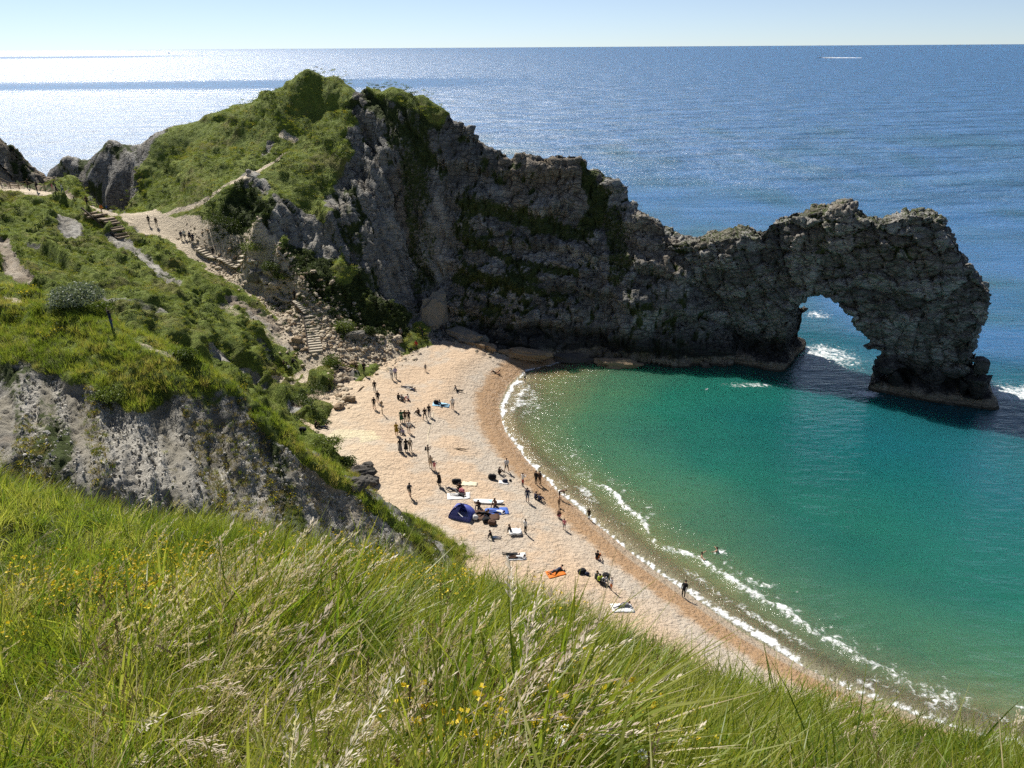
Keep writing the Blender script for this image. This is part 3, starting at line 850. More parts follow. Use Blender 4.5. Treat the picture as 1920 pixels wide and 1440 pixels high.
# ------------------------------------------------------------------ beach
xs, ys = np.arange(-46, 64, 0.3), np.arange(20, 124, 0.3)
X, Y = np.meshgrid(xs, ys, indexing='ij')
Z = beach_h(X, Y)
x, y, z = X.ravel(), Y.ravel(), Z.ravel()
sd = shore_sd(x, y)
P = np.stack([x, y, z], 1)
wr = stroke_w = np.zeros(len(x))
ww = [tuple(at_z(u, v, 2.6)[:2]) for u, v in ((610, 826), (640, 815), (690, 815))]
d_, _ = seg_dist(x, y, ww)
wrack = smooth(2.2, 0.6, d_ + 1.2 * fbm(P * 0.7, 3, 55)) * 0.8
swash = smooth(72, 58, y) * 1.0
keep = (sd > -14) & (np.hypot(x - 0, y - 90) < 75) & (y < 122 - 0.22 * np.maximum(x, 0))
V, Fc, A = keep_cells(P, grid_faces(len(xs), len(ys)), keep, dict(sd=sd, wrack=wrack, swash=swash))
beach = link('beach', np_mesh('beach', V, Fc, True, A), [M_BEACH])
tag(beach, kind='structure')

# ------------------------------------------------------------------ sea
def axis(lo, hi, step, far):
    core = list(np.arange(lo, hi, step))
    out, s = [], step
    v = hi
    while v < far:
        out.append(v); s *= 1.16; v += s
    out.append(far)
    left, s = [], step
    v = lo
    while v > -far:
        s *= 1.16; v -= s; left.append(v)
    return np.array(left[::-1] + core + out)
xs = axis(-6, 84, 0.4, 70000.0)
ys = axis(34, 124, 0.4, 90000.0)
ys = ys[ys > -400]
X, Y = np.meshgrid(xs, ys, indexing='ij')
x, y = X.ravel(), Y.ravel()
P = np.stack([x, y, np.zeros(len(x))], 1)
near = (np.abs(x - 39) < 400) & (np.abs(y) < 500)
dn = np.full(len(x), 400.0)
dn[near] = seg_dist(x[near], y[near], SHORE[2:])[0]
wet_ = np.ones(len(x), bool)
wet_[near] = in_poly(x[near], y[near], SEA_POLY)
behind = y > 121 - 0.25 * np.clip(x, 0, 80)
off = np.where(wet_ | behind, dn, -dn)
off = off + 70 * smooth(116, 150, y + 0.25 * np.clip(x, 0, 80)) * (off > 0)
# depth as a share of deep water
wob = np.zeros(len(x)); wob[near] = fbm(P[near] * 0.06, 3, 201)
depth = np.clip(1 - np.exp(-np.maximum(off, 0) / 42.0), 0, 1)
depth = np.clip(depth * (1 + 0.25 * wob), 0, 1)
cr0 = at_z(1040, 735, 0)
depth = depth * (1 - 0.45 * np.exp(-((x - cr0[0]) ** 2 + (y - cr0[1]) ** 2) / 120.0))
zz = np.zeros(len(x))
zz[near] = 0.06 * fbm(P[near] * np.array([0.25, 0.5, 1])[None], 3, 211) * smooth(1, 6, off[near])
# small breakers rolling onto the shingle
shore_t = np.zeros(len(x)); shore_t[near] = seg_dist(x[near], y[near], SHORE)[1]
nz = np.zeros(len(x)); nz[near] = fbm(P[near] * 0.22, 3, 221)
nz2 = np.zeros(len(x)); nz2[near] = fbm(P[near] * 0.9, 3, 222)
nz3 = np.zeros(len(x)); nz3[near] = fbm(P[near] * 2.2, 3, 223)
br = np.exp(-((off - 4.0 - 2.0 * nz) / 0.42) ** 2) * smooth(84, 70, y) * smooth(38, 46, y + 3 * nz)
bw = np.exp(-((off - 5.2 - 2.0 * nz) / 2.6) ** 2) * smooth(100, 75, y) * smooth(36, 48, y + 4 * nz)
br2 = np.exp(-((off - 2.0 - 1.3 * nz) / 0.6) ** 2) * smooth(108, 100, y)
zz += br * 0.30 + br2 * 0.12
edge = 0.35 + 0.9 * smooth(-0.3, 0.5, nz + 0.5 * nz2)
foam = (0.92 + 0.3 * nz2) * np.exp(-(((off - 0.45 - 0.8 * nz - 0.3 * nz2) / (0.16 + edge * 0.30)) ** 2)) * (off > -1.2)
foam = np.maximum(foam, br * (0.74 + 0.4 * nz2 + 0.25 * nz3 + 0.4 * nz))
foam = np.maximum(foam, bw * (0.20 + 0.40 * nz2 + 0.4 * nz3))  # broad band of white flecks, partly standing in for sun glitter
foam = np.maximum(foam, (0.34 + 0.6 * nz) * br2)
c0 = at_z(960, 745, 0)
foam = np.maximum(foam, (0.52 + 0.4 * nz2 + 0.2 * nz3) * np.exp(-((x - c0[0] - 1.5) ** 2 / 9 + (y - c0[1]) ** 2 / 60)) * (off > 0))
for u, v, rx, ry, a in ((1545, 668, 6.0, 7.0, 0.62), (1905, 738, 7.0, 4.0, 0.66), (1420, 722, 6.0, 1.2, 0.45), (1625, 738, 2.4, 1.6, 0.75), (1760, 1312, 2.6, 1.6, 0.5), (1640, 1285, 3.0, 1.2, 0.45), (1510, 690, 2.0, 1.5, 0.7), (1350, 1035, 1.0, 0.7, 0.6), (1530, 590, 3.5, 3.0, 0.46)):
    c0 = at_z(u, v, 0)
    foam = np.maximum(foam, (a * 1.15 + 0.3 * nz2 + 0.2 * nz3) * np.exp(-(((x - c0[0]) / rx) ** 2 + ((y - c0[1]) / ry) ** 2)))
far = smooth(105, 420, np.hypot(x, y) + 0.5 * np.maximum(x - 30, 0))
far = np.maximum(far, 0.35 * smooth(55, 95, off))
# smooth bands far out, standing in for cloud-shadow streaks as well as slicks
dist = np.hypot(x, y)
smooth_band = np.exp(-((y - 1150 - 0.06 * x) / 170) ** 2) * smooth(140, -250, x) + 0.9 * np.exp(-((y - 5400) / 700) ** 2) * smooth(-1900, -2600, x)
chop = (0.27 + 0.40 * np.exp(-((off - 5) / 5) ** 2) + 0.62 * smooth(0.2, 0.9, far)) * (1 - 0.8 * smooth_band)
V = P.copy(); V[:, 2] = zz
ok = ~((off < -2.5) & near & (y < 124))
V, Fc, A = keep_cells(V, grid_faces(len(xs), len(ys)), ok, dict(depth=depth, foam=foam, far=far, smooth_band=smooth_band, chop=chop))
sea = link('sea', np_mesh('sea', V, Fc, True, A), [M_SEA])
tag(sea, kind='structure')

# ------------------------------------------------------------------ foreground slope
EDGE = [(-150, 868, 13.5), (0, 902, 12.6), (150, 925, 11.8), (300, 965, 11.0), (450, 985, 10.4), (600, 1015, 9.8), (720, 1050, 9.3), (850, 1085, 9.0), (1000, 1108, 8.7), (1100, 1150, 8.3), (1200, 1195, 8.0), (1300, 1238, 7.7), (1400, 1272, 7.4), (1500, 1298, 7.2), (1600, 1326, 7.0), (1720, 1360, 6.8), (1920, 1402, 6.5), (2150, 1450, 6.2)]
FORE = P_Y([(-300, 1440, 3.2), (0, 1440, 3.0), (480, 1440, 2.7), (960, 1440, 2.7), (1440, 1440, 3.7), (1920, 1440, 5.6), (0, 1200, 5.0), (480, 1200, 4.9), (960, 1240, 5.2), (1300, 1340, 5.4), (1650, 1410, 5.9), (0, 1040, 7.8), (300, 1080, 7.2), (650, 1120, 6.8), (1000, 1160, 6.9)])
FORE = [(x, y, z - 0.22) for x, y, z in FORE]
for u, v, Yd in EDGE:
    x, y, z = at_y(u, v, Yd)
    FORE += [(x, y, z - 0.38), (x * 1.16, y * 1.16 + 0.3, z - 2.5), (x * 1.5, y * 1.5, z - 7.5), (x * 2.1, y * 2.1, z - 17), (x * 2.7, y * 2.7, z - 29)]
FORE += [(0, 0, 43.3), (-3, 0, 43.2), (3, 0, 42.8), (0, -6, 45), (-8, -6, 45), (8, -6, 44), (-8, 0, 42.6), (8, 0, 41)]
FG = Field(FORE, c=0.8, lam=-0.02)
def fore_h(x, y):
    x = np.atleast_1d(np.asarray(x, float)); y = np.atleast_1d(np.asarray(y, float))
    P = np.stack([x.ravel(), y.ravel(), 0 * x.ravel()], 1)
    return FG(x, y) + (0.16 * fbm(P * 0.8, 3, 301) + 0.05 * fbm(P * 3.0, 2, 302)).reshape(x.shape)
xs, ys = np.arange(-34, 26, 0.14), np.arange(-5, 33, 0.14)
X, Y = np.meshgrid(xs, ys, indexing='ij')
Z = fore_h(X, Y)
x, y, z = X.ravel(), Y.ravel(), Z.ravel()
V, Fc, A = keep_cells(np.stack([x, y, z], 1), grid_faces(len(xs), len(ys)), z > 14, {})
t = NT('slope_soil')
n1, n2 = t.noise(3.0, 5, 0.7), t.noise(18, 4, 0.7)
c = t.ramp(n1, [(0.3, (0.030, 0.034, 0.012)), (0.5, (0.060, 0.070, 0.022)), (0.7, (0.13, 0.115, 0.055))])
slope_o = link('grass_slope', np_mesh('grass_slope', V, Fc), [t.done(t.bsdf(c, 0.95, t.bump(n2, 0.8, 0.05), 0.1))])
tag(slope_o, kind='structure')

# ------------------------------------------------------------------ grasses: tufts laid out as instances (one mass each)
def leaf_mat(name, stops, trans=0.45, rough=0.55, spec=0.3, tipcol=None, patch=0.75):
    t = NT(name)
    oi = t.n('ObjectInfo').outputs['Random']
    nz = t.rng(t.noise(patch, 3, 0.6, t.pos()), 0.32, 0.68)
    f = t.math('ADD', t.math('MULTIPLY', oi, 0.55), t.math('MULTIPLY', nz, 0.45))
    c = t.ramp(f, stops)
    if tipcol:
        c = t.mix(t.rng(t.attr('tip'), 0.55, 1.0, 0, 0.65), c, tipcol)
    p = t.bsdf(c, rough, None, spec)
    tr = t.n('BsdfTranslucent')
    t.l(t.mix(1.0, c, (1.0, 1.0, 0.55), 'MULTIPLY'), tr.inputs[0])
    m = t.n('MixShader'); m.inputs[0].default_value = trans
    t.l(p, m.inputs[1]); t.l(tr.outputs[0], m.inputs[2])
    return t.done(m.outputs[0])

def blades(rng, n, L, w, rad, lean, wind=(0.0, 0.0), seg=4, droop=0.35):
    Vs, Fs, T = [], [], []
    k = 0
    for b in range(n):
        a = rng.uniform(0, 6.283)
        r = rad * math.sqrt(rng.uniform())
        bx, by = r * math.cos(a), r * math.sin(a)
        da = a + rng.normal(0, 0.9)
        le = lean * abs(rng.normal(0.6, 0.5))
        ln = rng.uniform(*L)
        wd = rng.uniform(*w)
        dx, dy = math.cos(da) * le + wind[0] * rng.uniform(0.4, 1.3), math.sin(da) * le + wind[1] * rng.uniform(0.4, 1.3)
        sa = rng.uniform(0, 6.283)
        sx, sy = math.cos(sa), math.sin(sa)
        dr = droop * rng.uniform(0.2, 1.3)
        for i in range(seg + 1):
            q = i / seg
            hx, hy = (dx * (0.35 * q + 0.65 * q * q)) * ln, (dy * (0.35 * q + 0.65 * q * q)) * ln
            hz = ln * (q - dr * q * q * math.hypot(dx, dy))
            ww = wd * 0.5 * (1 - q ** 1.6) ** 0.8 + 0.0004
            Vs += [(bx + hx - sx * ww, by + hy - sy * ww, hz), (bx + hx + sx * ww, by + hy + sy * ww, hz)]
            T += [q, q]
            if i < seg:
                Fs.append((k, k + 1, k + 3, k + 2))
            k += 2
    return Vs, Fs, T

def heads(rng, n, L, wind, rad, head=(0.10, 0.20), spread=0.02, stalk=0.0016, per=26, sl=(0.010, 0.022), sw=0.003):
    Vs, Fs, T = [], [], []
    def quad(p, d, ln, wd, s, t0):
        k = len(Vs)
        q = p + d * ln
        Vs.extend([tuple(p - s * wd * 0.3), tuple(p + s * wd * 0.3), tuple(p + d * ln * 0.5 + s * wd), tuple(q), tuple(p + d * ln * 0.5 - s * wd)])
        T.extend([t0] * 5)
        Fs.append((k, k + 1, k + 2, k + 4)); Fs.append((k + 4, k + 2, k + 3, k + 3))
    for b in range(n):
        a = rng.uniform(0, 6.283); r = rad * math.sqrt(rng.uniform())
        base = np.array([r * math.cos(a), r * math.sin(a), 0.0])
        ln = rng.uniform(*L)
        wv = np.array([wind[0], wind[1], 0]) * rng.uniform(0.5, 1.3) + np.array([rng.normal(0, 0.12), rng.normal(0, 0.12), 0])
        def spine(q):
            return base + np.array([0, 0, 1.0]) * ln * (q - 0.22 * np.linalg.norm(wv) * q ** 3) + wv * ln * (0.2 * q + 0.8 * q ** 2.2)
        sa = rng.uniform(0, 6.283); s = np.array([math.cos(sa), math.sin(sa), 0])
        k = len(Vs)
        for i in range(7):
            q = i / 6
            p = spine(q); ww = stalk * (1 - 0.5 * q)
            Vs.extend([tuple(p - s * ww), tuple(p + s * ww)]); T.extend([0.2 * q] * 2)
            if i < 6:
                Fs.append((k + 2 * i, k + 2 * i + 1, k + 2 * i + 3, k + 2 * i + 2))
        hl = rng.uniform(*head)
        for j in range(per):
            q = 1 - hl / ln * (1 - j / per)
            p = spine(q)
            tg = spine(min(q + 0.02, 1.02)) - spine(q - 0.01); tg /= np.linalg.norm(tg)
            ra = rng.uniform(0, 6.283)
            o = np.array([math.cos(ra), math.sin(ra), rng.uniform(-0.2, 0.3)])
            env = math.sin(math.pi * min(1, (j + 2) / (per + 2))) ** 0.7
            d = tg * 0.8 + o * 0.45; d /= np.linalg.norm(d)
            sd_ = np.cross(d, np.array([0.3, 0.5, 0.8])); sd_ /= np.linalg.norm(sd_)
            quad(p + o * spread * env * rng.uniform(0.1, 1), d, rng.uniform(*sl), sw, sd_, 1.0)
    return Vs, Fs, T

def leaflets(rng, n, rx, rz, size, flat=0.4):
    Vs, Fs, T = [], [], []
    for i in range(n):
        while True:
            p = rng.uniform(-1, 1, 3)
            if 0.35 < np.linalg.norm(p) < 1: break
        p = p / np.linalg.norm(p) * rng.uniform(0.55, 1.0)
        c = np.array([p[0] * rx, p[1] * rx, max(0.0, (p[2] * 0.5 + 0.5)) * rz])
        d = rng.normal(0, 1, 3); d /= np.linalg.norm(d)
        e = np.cross(d, rng.normal(0, 1, 3)); e /= np.linalg.norm(e)
        s = size * rng.uniform(0.6, 1.4)
        k = len(Vs)
        Vs += [tuple(c - d * s), tuple(c + e * s * flat), tuple(c + d * s), tuple(c - e * s * flat)]
        T += [c[2] / rz] * 4
        Fs.append((k, k + 1, k + 2, k + 3))
    return Vs, Fs, T

def src_mesh(name, parts, mats):
    Vs, Fs, T, mi = [], [], [], []
    for (v, f, t_), m in parts:
        o = len(Vs)
        Vs += v; T += t_
        Fs += [tuple(i + o for i in q) for q in f]
        mi += [m] * len(f)
    me = bpy.data.meshes.new(name)
    me.from_pydata([tuple(map(float, v)) for v in Vs], [], [tuple(dict.fromkeys(q)) for q in Fs])
    for m in mats: me.materials.append(m)
    me.polygons.foreach_set('material_index', np.array(mi, np.int32))
    a = me.attributes.new('tip', 'FLOAT', 'POINT'); a.data.foreach_set('value', np.array(T, np.float32))
    me.update()
    return me

def scatter(name, P, rot, scl, idx, sources, label, cat):
    """One object whose points each carry a copy of a source tuft."""
    coll = bpy.data.collections.new(name + '_tufts')
    for k, me in enumerate(sources):
        coll.objects.link(bpy.data.objects.new('%s_%02d' % (name, k), me))
    me = bpy.data.meshes.new(name)
    me.vertices.add(len(P)); me.vertices.foreach_set('co', np.asarray(P, np.float32).ravel())
    a = me.attributes.new('rot', 'FLOAT_VECTOR', 'POINT'); a.data.foreach_set('vector', np.asarray(rot, np.float32).ravel())
    a = me.attributes.new('scl', 'FLOAT', 'POINT'); a.data.foreach_set('value', np.asarray(scl, np.float32))
    a = me.attributes.new('idx', 'INT', 'POINT'); a.data.foreach_set('value', np.asarray(idx, np.int32))
    me.update()
    g = bpy.data.node_groups.new(name, 'GeometryNodeTree')
    g.interface.new_socket('Geometry', in_out='INPUT', socket_type='NodeSocketGeometry')
    g.interface.new_socket('Geometry', in_out='OUTPUT', socket_type='NodeSocketGeometry')
    gi, go = g.nodes.new('NodeGroupInput'), g.nodes.new('NodeGroupOutput')
    ci = g.nodes.new('GeometryNodeCollectionInfo'); ci.inputs[0].default_value = coll
    ci.inputs['Separate Children'].default_value = True; ci.inputs['Reset Children'].default_value = True
    ip = g.nodes.new('GeometryNodeInstanceOnPoints'); ip.inputs['Pick Instance'].default_value = True
    def nat(nm, dt):
        q = g.nodes.new('GeometryNodeInputNamedAttribute'); q.data_type = dt; q.inputs[0].default_value = nm
        return q.outputs[0]
    er = g.nodes.new('FunctionNodeEulerToRotation')
    g.links.new(nat('rot', 'FLOAT_VECTOR'), er.inputs[0])
    g.links.new(gi.outputs[0], ip.inputs['Points'])
    g.links.new(ci.outputs[0], ip.inputs['Instance'])
    g.links.new(nat('idx', 'INT'), ip.inputs['Instance Index'])
    g.links.new(er.outputs[0], ip.inputs['Rotation'])
    g.links.new(nat('scl', 'FLOAT'), ip.inputs['Scale'])
    g.links.new(ip.outputs[0], go.inputs[0])
    o = link(name, me)
    md = o.modifiers.new('scatter', 'NODES'); md.node_group = g
    tag(o, label, cat, kind='stuff')
    return o

G_GREEN = leaf_mat('grass_green', [(0.12, (0.055, 0.115, 0.018)), (0.35, (0.15, 0.25, 0.036)), (0.6, (0.28, 0.35, 0.06)), (0.9, (0.46, 0.46, 0.15))], 0.58, 0.42, 0.4, (0.26, 0.24, 0.0))
G_DARK = leaf_mat('herb_dark', [(0.1, (0.03, 0.065, 0.014)), (0.5, (0.06, 0.11, 0.026)), (0.9, (0.10, 0.15, 0.04))], 0.35, 0.5)
G_STRAW = leaf_mat('grass_straw', [(0.1, (0.34, 0.27, 0.14)), (0.5, (0.52, 0.44, 0.26)), (0.9, (0.66, 0.58, 0.40))], 0.35, 0.5)
G_SEED = leaf_mat('seed_head', [(0.1, (0.36, 0.28, 0.21)), (0.5, (0.56, 0.47, 0.37)), (0.9, (0.72, 0.66, 0.56))], 0.35, 0.5)
G_STALKD = leaf_mat('seed_head_dark', [(0.1, (0.09, 0.065, 0.045)), (0.9, (0.19, 0.14, 0.09))], 0.25, 0.6)
G_YEL = leaf_mat('petal_yellow', [(0.1, (0.62, 0.44, 0.015)), (0.9, (0.78, 0.62, 0.03))], 0.35, 0.5)

WIND = (0.42, 0.05)
rg = np.random.default_rng(5)
SRC_GREEN = [src_mesh('tuft', [(blades(rg, 22, (0.26, 0.58), (0.007, 0.012), 0.09, 0.65, WIND), 0)], [G_GREEN]) for k in range(3)] + \
            [src_mesh('tuft', [(blades(rg, 15, (0.30, 0.66), (0.010, 0.017), 0.08, 0.85, WIND), 0)], [G_GREEN]) for k in range(2)] + \
            [src_mesh('tuft', [(blades(rg, 18, (0.22, 0.48), (0.004, 0.008), 0.08, 0.85, WIND), 0), (blades(rg, 9, (0.25, 0.5), (0.006, 0.010), 0.07, 0.6, WIND), 1)], [G_STRAW, G_GREEN]) for k in range(2)] + \
            [src_mesh('tuft', [(leaflets(rg, 60, 0.13, 0.17, 0.020), 0), (blades(rg, 8, (0.12, 0.25), (0.003, 0.005), 0.07, 0.5, WIND), 1)], [G_DARK, G_GREEN]) for k in range(2)]
SRC_SEED = [src_mesh('stalks', [(heads(rg, 4, (0.45, 0.72), (0.62, 0.08), 0.05, (0.12, 0.24), 0.022, 0.0022, 34, (0.018, 0.034), 0.0045), 0), (blades(rg, 10, (0.25, 0.5), (0.003, 0.005), 0.05, 0.5, WIND), 1)], [G_SEED, G_GREEN]) for k in range(3)] + \
           [src_mesh('stalks', [(heads(rg, 3, (0.38, 0.62), (0.12, 0.05), 0.04, (0.07, 0.13), 0.006, 0.0014, 22, (0.010, 0.018), 0.0042), 0)], [G_STALKD]) for k in range(2)]
def blossom(rng, n, rad, zr, size=0.011):
    Vs, Fs, T = [], [], []
    for i in range(n):
        a = rng.uniform(0, 6.283); r = rad * math.sqrt(rng.uniform())
        c = np.array([r * math.cos(a), r * math.sin(a), rng.uniform(*zr)])
        for j in range(4):
            an = rng.uniform(0, 6.283)
            d = np.array([math.cos(an), math.sin(an), rng.uniform(0.0, 0.9)]); d /= np.linalg.norm(d)
            e = np.cross(d, np.array([rng.normal(), rng.normal(), 1.0])); e /= np.linalg.norm(e)
            s = size * rng.uniform(0.7, 1.2); k = len(Vs)
            Vs += [tuple(c), tuple(c + d * s * 0.6 + e * s * 0.5), tuple(c + d * s * 1.2), tuple(c + d * s * 0.6 - e * s * 0.5)]
            T += [1] * 4; Fs.append((k, k + 1, k + 2, k + 3))
    return Vs, Fs, T
SRC_FLOW = [src_mesh('vetch', [(leaflets(rg, 70, 0.13, 0.26, 0.014), 0), (blossom(rg, 10, 0.14, (0.28, 0.46), 0.017), 1), (blades(rg, 10, (0.28, 0.42), (0.002, 0.003), 0.12, 0.3), 0)], [G_DARK, G_YEL]) for k in range(3)]

# where each kind grows on the slope
N0 = 52000
px = rg.uniform(-15, 11, N0); py = rg.uniform(0.9, 17.5, N0)
pz = fore_h(px, py)
dd = np.sqrt(px ** 2 + py ** 2 + (pz - EYE) ** 2)
# keep what the slope shows: inside a generous view wedge and not far below the brow
wedge = (np.abs(px) < 0.82 * (py * cp + (EYE - pz) * sp) + 0.8)
lowlim = (EYE - pz) / np.maximum(py, 0.5)
nrm = np.stack([-(fore_h(px + 0.1, py) - pz) / 0.1, -(fore_h(px, py + 0.1) - pz) / 0.1, np.ones(N0)], 1)
view = np.stack([-px, -py, EYE - pz], 1) / dd[:, None]
facing = (nrm * view).sum(1) / np.linalg.norm(nrm, axis=1)
sel = wedge & (facing > -0.28) & (pz > 30) & (rg.uniform(size=N0) < np.clip(1.25 - dd / 22, 0.45, 1))
px, py, pz, dd = px[sel], py[sel], pz[sel], dd[sel]
P = np.stack([px, py, pz], 1)
na, nb, nc = fbm(P * 0.55, 3, 401), fbm(P * 1.4, 3, 402), fbm(P * 0.9, 3, 403)
def spot(u, v, Yd, r):
    q = hit(u, v, fore_h, 1.5, 25.0, 0.3)
    q = at_y(u, v, Yd) if q is None else q
    return np.exp(-((px - q[0]) ** 2 + (py - q[1]) ** 2) / (r * r))
flow_w = np.maximum.reduce([spot(u, v, Yd, r) * a for u, v, Yd, r, a in ((250, 1090, 7.0, 1.3, 1.0), (330, 1060, 7.6, 0.9, 1.0), (560, 1060, 8.2, 1.0, 0.6), (740, 1065, 8.8, 0.8, 1.0), (800, 1085, 8.6, 0.6, 1.0), (1080, 1330, 5.3, 0.5, 1.0), (1130, 1370, 5.0, 0.45, 1.0), (1060, 1290, 5.7, 0.4, 0.9), (1010, 1320, 5.0, 0.35, 0.8), (870, 1400, 5, 0.3, 0.5), (620, 1110, 7.0, 0.7, 0.5), (1350, 1400, 4.9, 0.25, 1.0), (1040, 1130, 8.2, 0.4, 0.7))])
tall = np.maximum.reduce([spot(u, v, Yd, r) for u, v, Yd, r in ((430, 1180, 6.2, 1.1), (330, 1130, 6.8, 0.8), (520, 1120, 7.0, 0.9), (900, 1380, 3.7, 0.6))])
seedw = np.maximum.reduce([spot(u, v, Yd, r) for u, v, Yd, r in ((430, 1140, 6.6, 1.0), (540, 1360, 3.9, 0.9), (640, 1380, 3.8, 0.7), (400, 1400, 3.5, 0.6), (850, 1300, 4.7, 0.8), (860, 1420, 3.3, 0.5), (250, 1250, 5.0, 0.8))])
u01 = rg.uniform(size=len(px))
is_flow = u01 < 0.38 * flow_w
is_seed = (~is_flow) & (rg.uniform(size=len(px)) < 0.015 + 0.20 * seedw + 0.04 * smooth(0.1, 0.4, nc))
kind = np.where(nb + 0.4 * na + 0.25 * rg.normal(size=len(px)) > 0.44, 5 + (rg.uniform(size=len(px)) > 0.5), np.where(na + 0.3 * rg.normal(size=len(px)) < -0.30, 7 + (rg.uniform(size=len(px)) > 0.5), rg.integers(0, 5, len(px)))).astype(int)
scl = (0.80 + 0.35 * na + 0.2 * rg.normal(size=len(px))) * (1 + 0.75 * tall)
scl = np.clip(scl * (1 + 0.25 * nc), 0.4, 2.1)
rot = np.stack([rg.normal(0, 0.16, len(px)), rg.normal(0.02, 0.16, len(px)), rg.normal(0, 1.0, len(px))], 1)
g = ~is_flow & ~is_seed
scatter('grass', P[g], rot[g], scl[g], kind[g], SRC_GREEN, 'long green and straw coloured grass covering the near slope', 'grass')
sidx = np.where(rg.uniform(size=len(px)) < 0.35 + 0.5 * seedw, rg.integers(0, 3, len(px)), rg.integers(3, 5, len(px)))
rot[:, 2] *= 0.5
scatter('seed_heads', P[is_seed], rot[is_seed], np.clip(scl[is_seed] * 1.05, 0.6, 1.5), sidx[is_seed], SRC_SEED, 'pale feathery grass seed heads swaying above the near slope', 'seed heads')
scatter('yellow_flowers', P[is_flow], rot[is_flow], np.clip(scl[is_flow] * 1.1, 0.7, 1.4), rg.integers(0, 3, is_flow.sum()), SRC_FLOW, 'small yellow vetch flowers among the grass of the near slope', 'flowers')

# ------------------------------------------------------------------ turf and scrub of the far slopes
T_FAR = leaf_mat('turf_far', [(0.15, (0.085, 0.125, 0.022)), (0.4, (0.17, 0.225, 0.04)), (0.65, (0.27, 0.30, 0.06)), (0.9, (0.38, 0.33, 0.13))], 0.4, 0.6, 0.2, None, 0.16)
S_FAR = leaf_mat('scrub_far', [(0.1, (0.030, 0.050, 0.014)), (0.6, (0.060, 0.090, 0.022)), (0.95, (0.10, 0.13, 0.032))], 0.3, 0.6, 0.2)
GORSE = leaf_mat('gorse_bloom', [(0.1, (0.45, 0.36, 0.02)), (0.9, (0.62, 0.52, 0.05))], 0.3, 0.6)
SRC_TURF = [src_mesh('turf', [(blades(rg, 24, (0.14, 0.38), (0.02, 0.04), 0.30, 0.7, (0.3, 0.0), 2), 0)], [T_FAR]) for k in range(3)] + \
           [src_mesh('turf', [(leaflets(rg, 80, 0.5, 0.42, 0.075, 0.6), 0)], [S_FAR]) for k in range(2)] + \
           [src_mesh('turf', [(leaflets(rg, 30, 0.35, 0.4, 0.06, 0.6), 0), (leaflets(rg, 25, 0.35, 0.45, 0.05, 0.7), 1)], [S_FAR, GORSE])]
T_NEAR = leaf_mat('turf_near', [(0.15, (0.11, 0.165, 0.026)), (0.4, (0.20, 0.27, 0.045)), (0.65, (0.32, 0.35, 0.07)), (0.9, (0.42, 0.36, 0.15))], 0.5, 0.6, 0.2, None, 0.22)
SRC_NEAR = [src_mesh('turf', [(blades(rg, 30, (0.22, 0.60), (0.014, 0.028), 0.26, 0.55, (0.35, 0.0), 3), 0)], [T_NEAR]) for k in range(3)] + SRC_TURF[3:]
def far_turf(name, G, n, label, step, dark=0.0, maxz=60):
    ok = np.flatnonzero((G['rock'] < 0.45) & (G['path'] < 0.30) & (G['z'] > 2.0) & ((G['N'] * (np.array([0, 0, EYE]) - G['P'])).sum(1) > -3))
    dk = np.flatnonzero((G['rock'] >= 0.45) & (G['vegs'] > 0.66) & (G['z'] > 3.5))
    i = rg.choice(ok, min(n, len(ok) * 3), replace=True)
    j = rg.choice(dk, int(n * dark)) if dark and len(dk) else np.zeros(0, int)
    Q = np.concatenate([G['P'][i], G['P'][j]]) + np.concatenate([rg.uniform(-step / 2, step / 2, (len(i) + len(j), 2)), np.full((len(i) + len(j), 1), -0.05)], 1)
    nz = fbm(Q * 0.25, 3, 501) + 0.25 * rg.normal(size=len(Q))
    idx = np.where(nz < (-0.95 if name == 'bluff_turf' else -0.80 if name == 'headland_turf' else -0.56), rg.integers(3, 5, len(Q)), rg.integers(0, 3, len(Q)))
    idx = np.where((fbm(Q * 0.12, 2, 503) > 0.36) & (rg.uniform(size=len(Q)) < (0.16 if name != 'hillside_turf' else 0.05)), 5, idx)
    idx[len(i):] = rg.integers(3, 5, len(j))
    sc = np.clip(0.72 + 0.30 * rg.normal(size=len(Q)), 0.25, 1.4)
    sc[:len(i)] *= 0.78 if name == 'headland_turf' else 1.0
    sc[len(i):] *= 0.8
    Rr = np.stack([rg.normal(0, 0.15, len(Q)), rg.normal(0, 0.15, len(Q)), rg.uniform(0, 6.28, len(Q))], 1)
    scatter(name, Q, Rr, sc * (1.25 if name == 'bluff_turf' else 1.0), idx, SRC_NEAR if name == 'bluff_turf' else SRC_TURF, label, 'turf')
far_turf('headland_turf', G_HEAD, 18000, 'green turf and scrub growing on the far headland', 0.34, 0.10)
far_turf('hillside_turf', G_HILL, 30000, 'hummocky green turf and scrub on the hillside beside the steps', 0.36)
far_turf('bluff_turf', G_BLUFF, 16000, 'green and yellowed turf on the near chalk bluff', 0.24, 0.0)

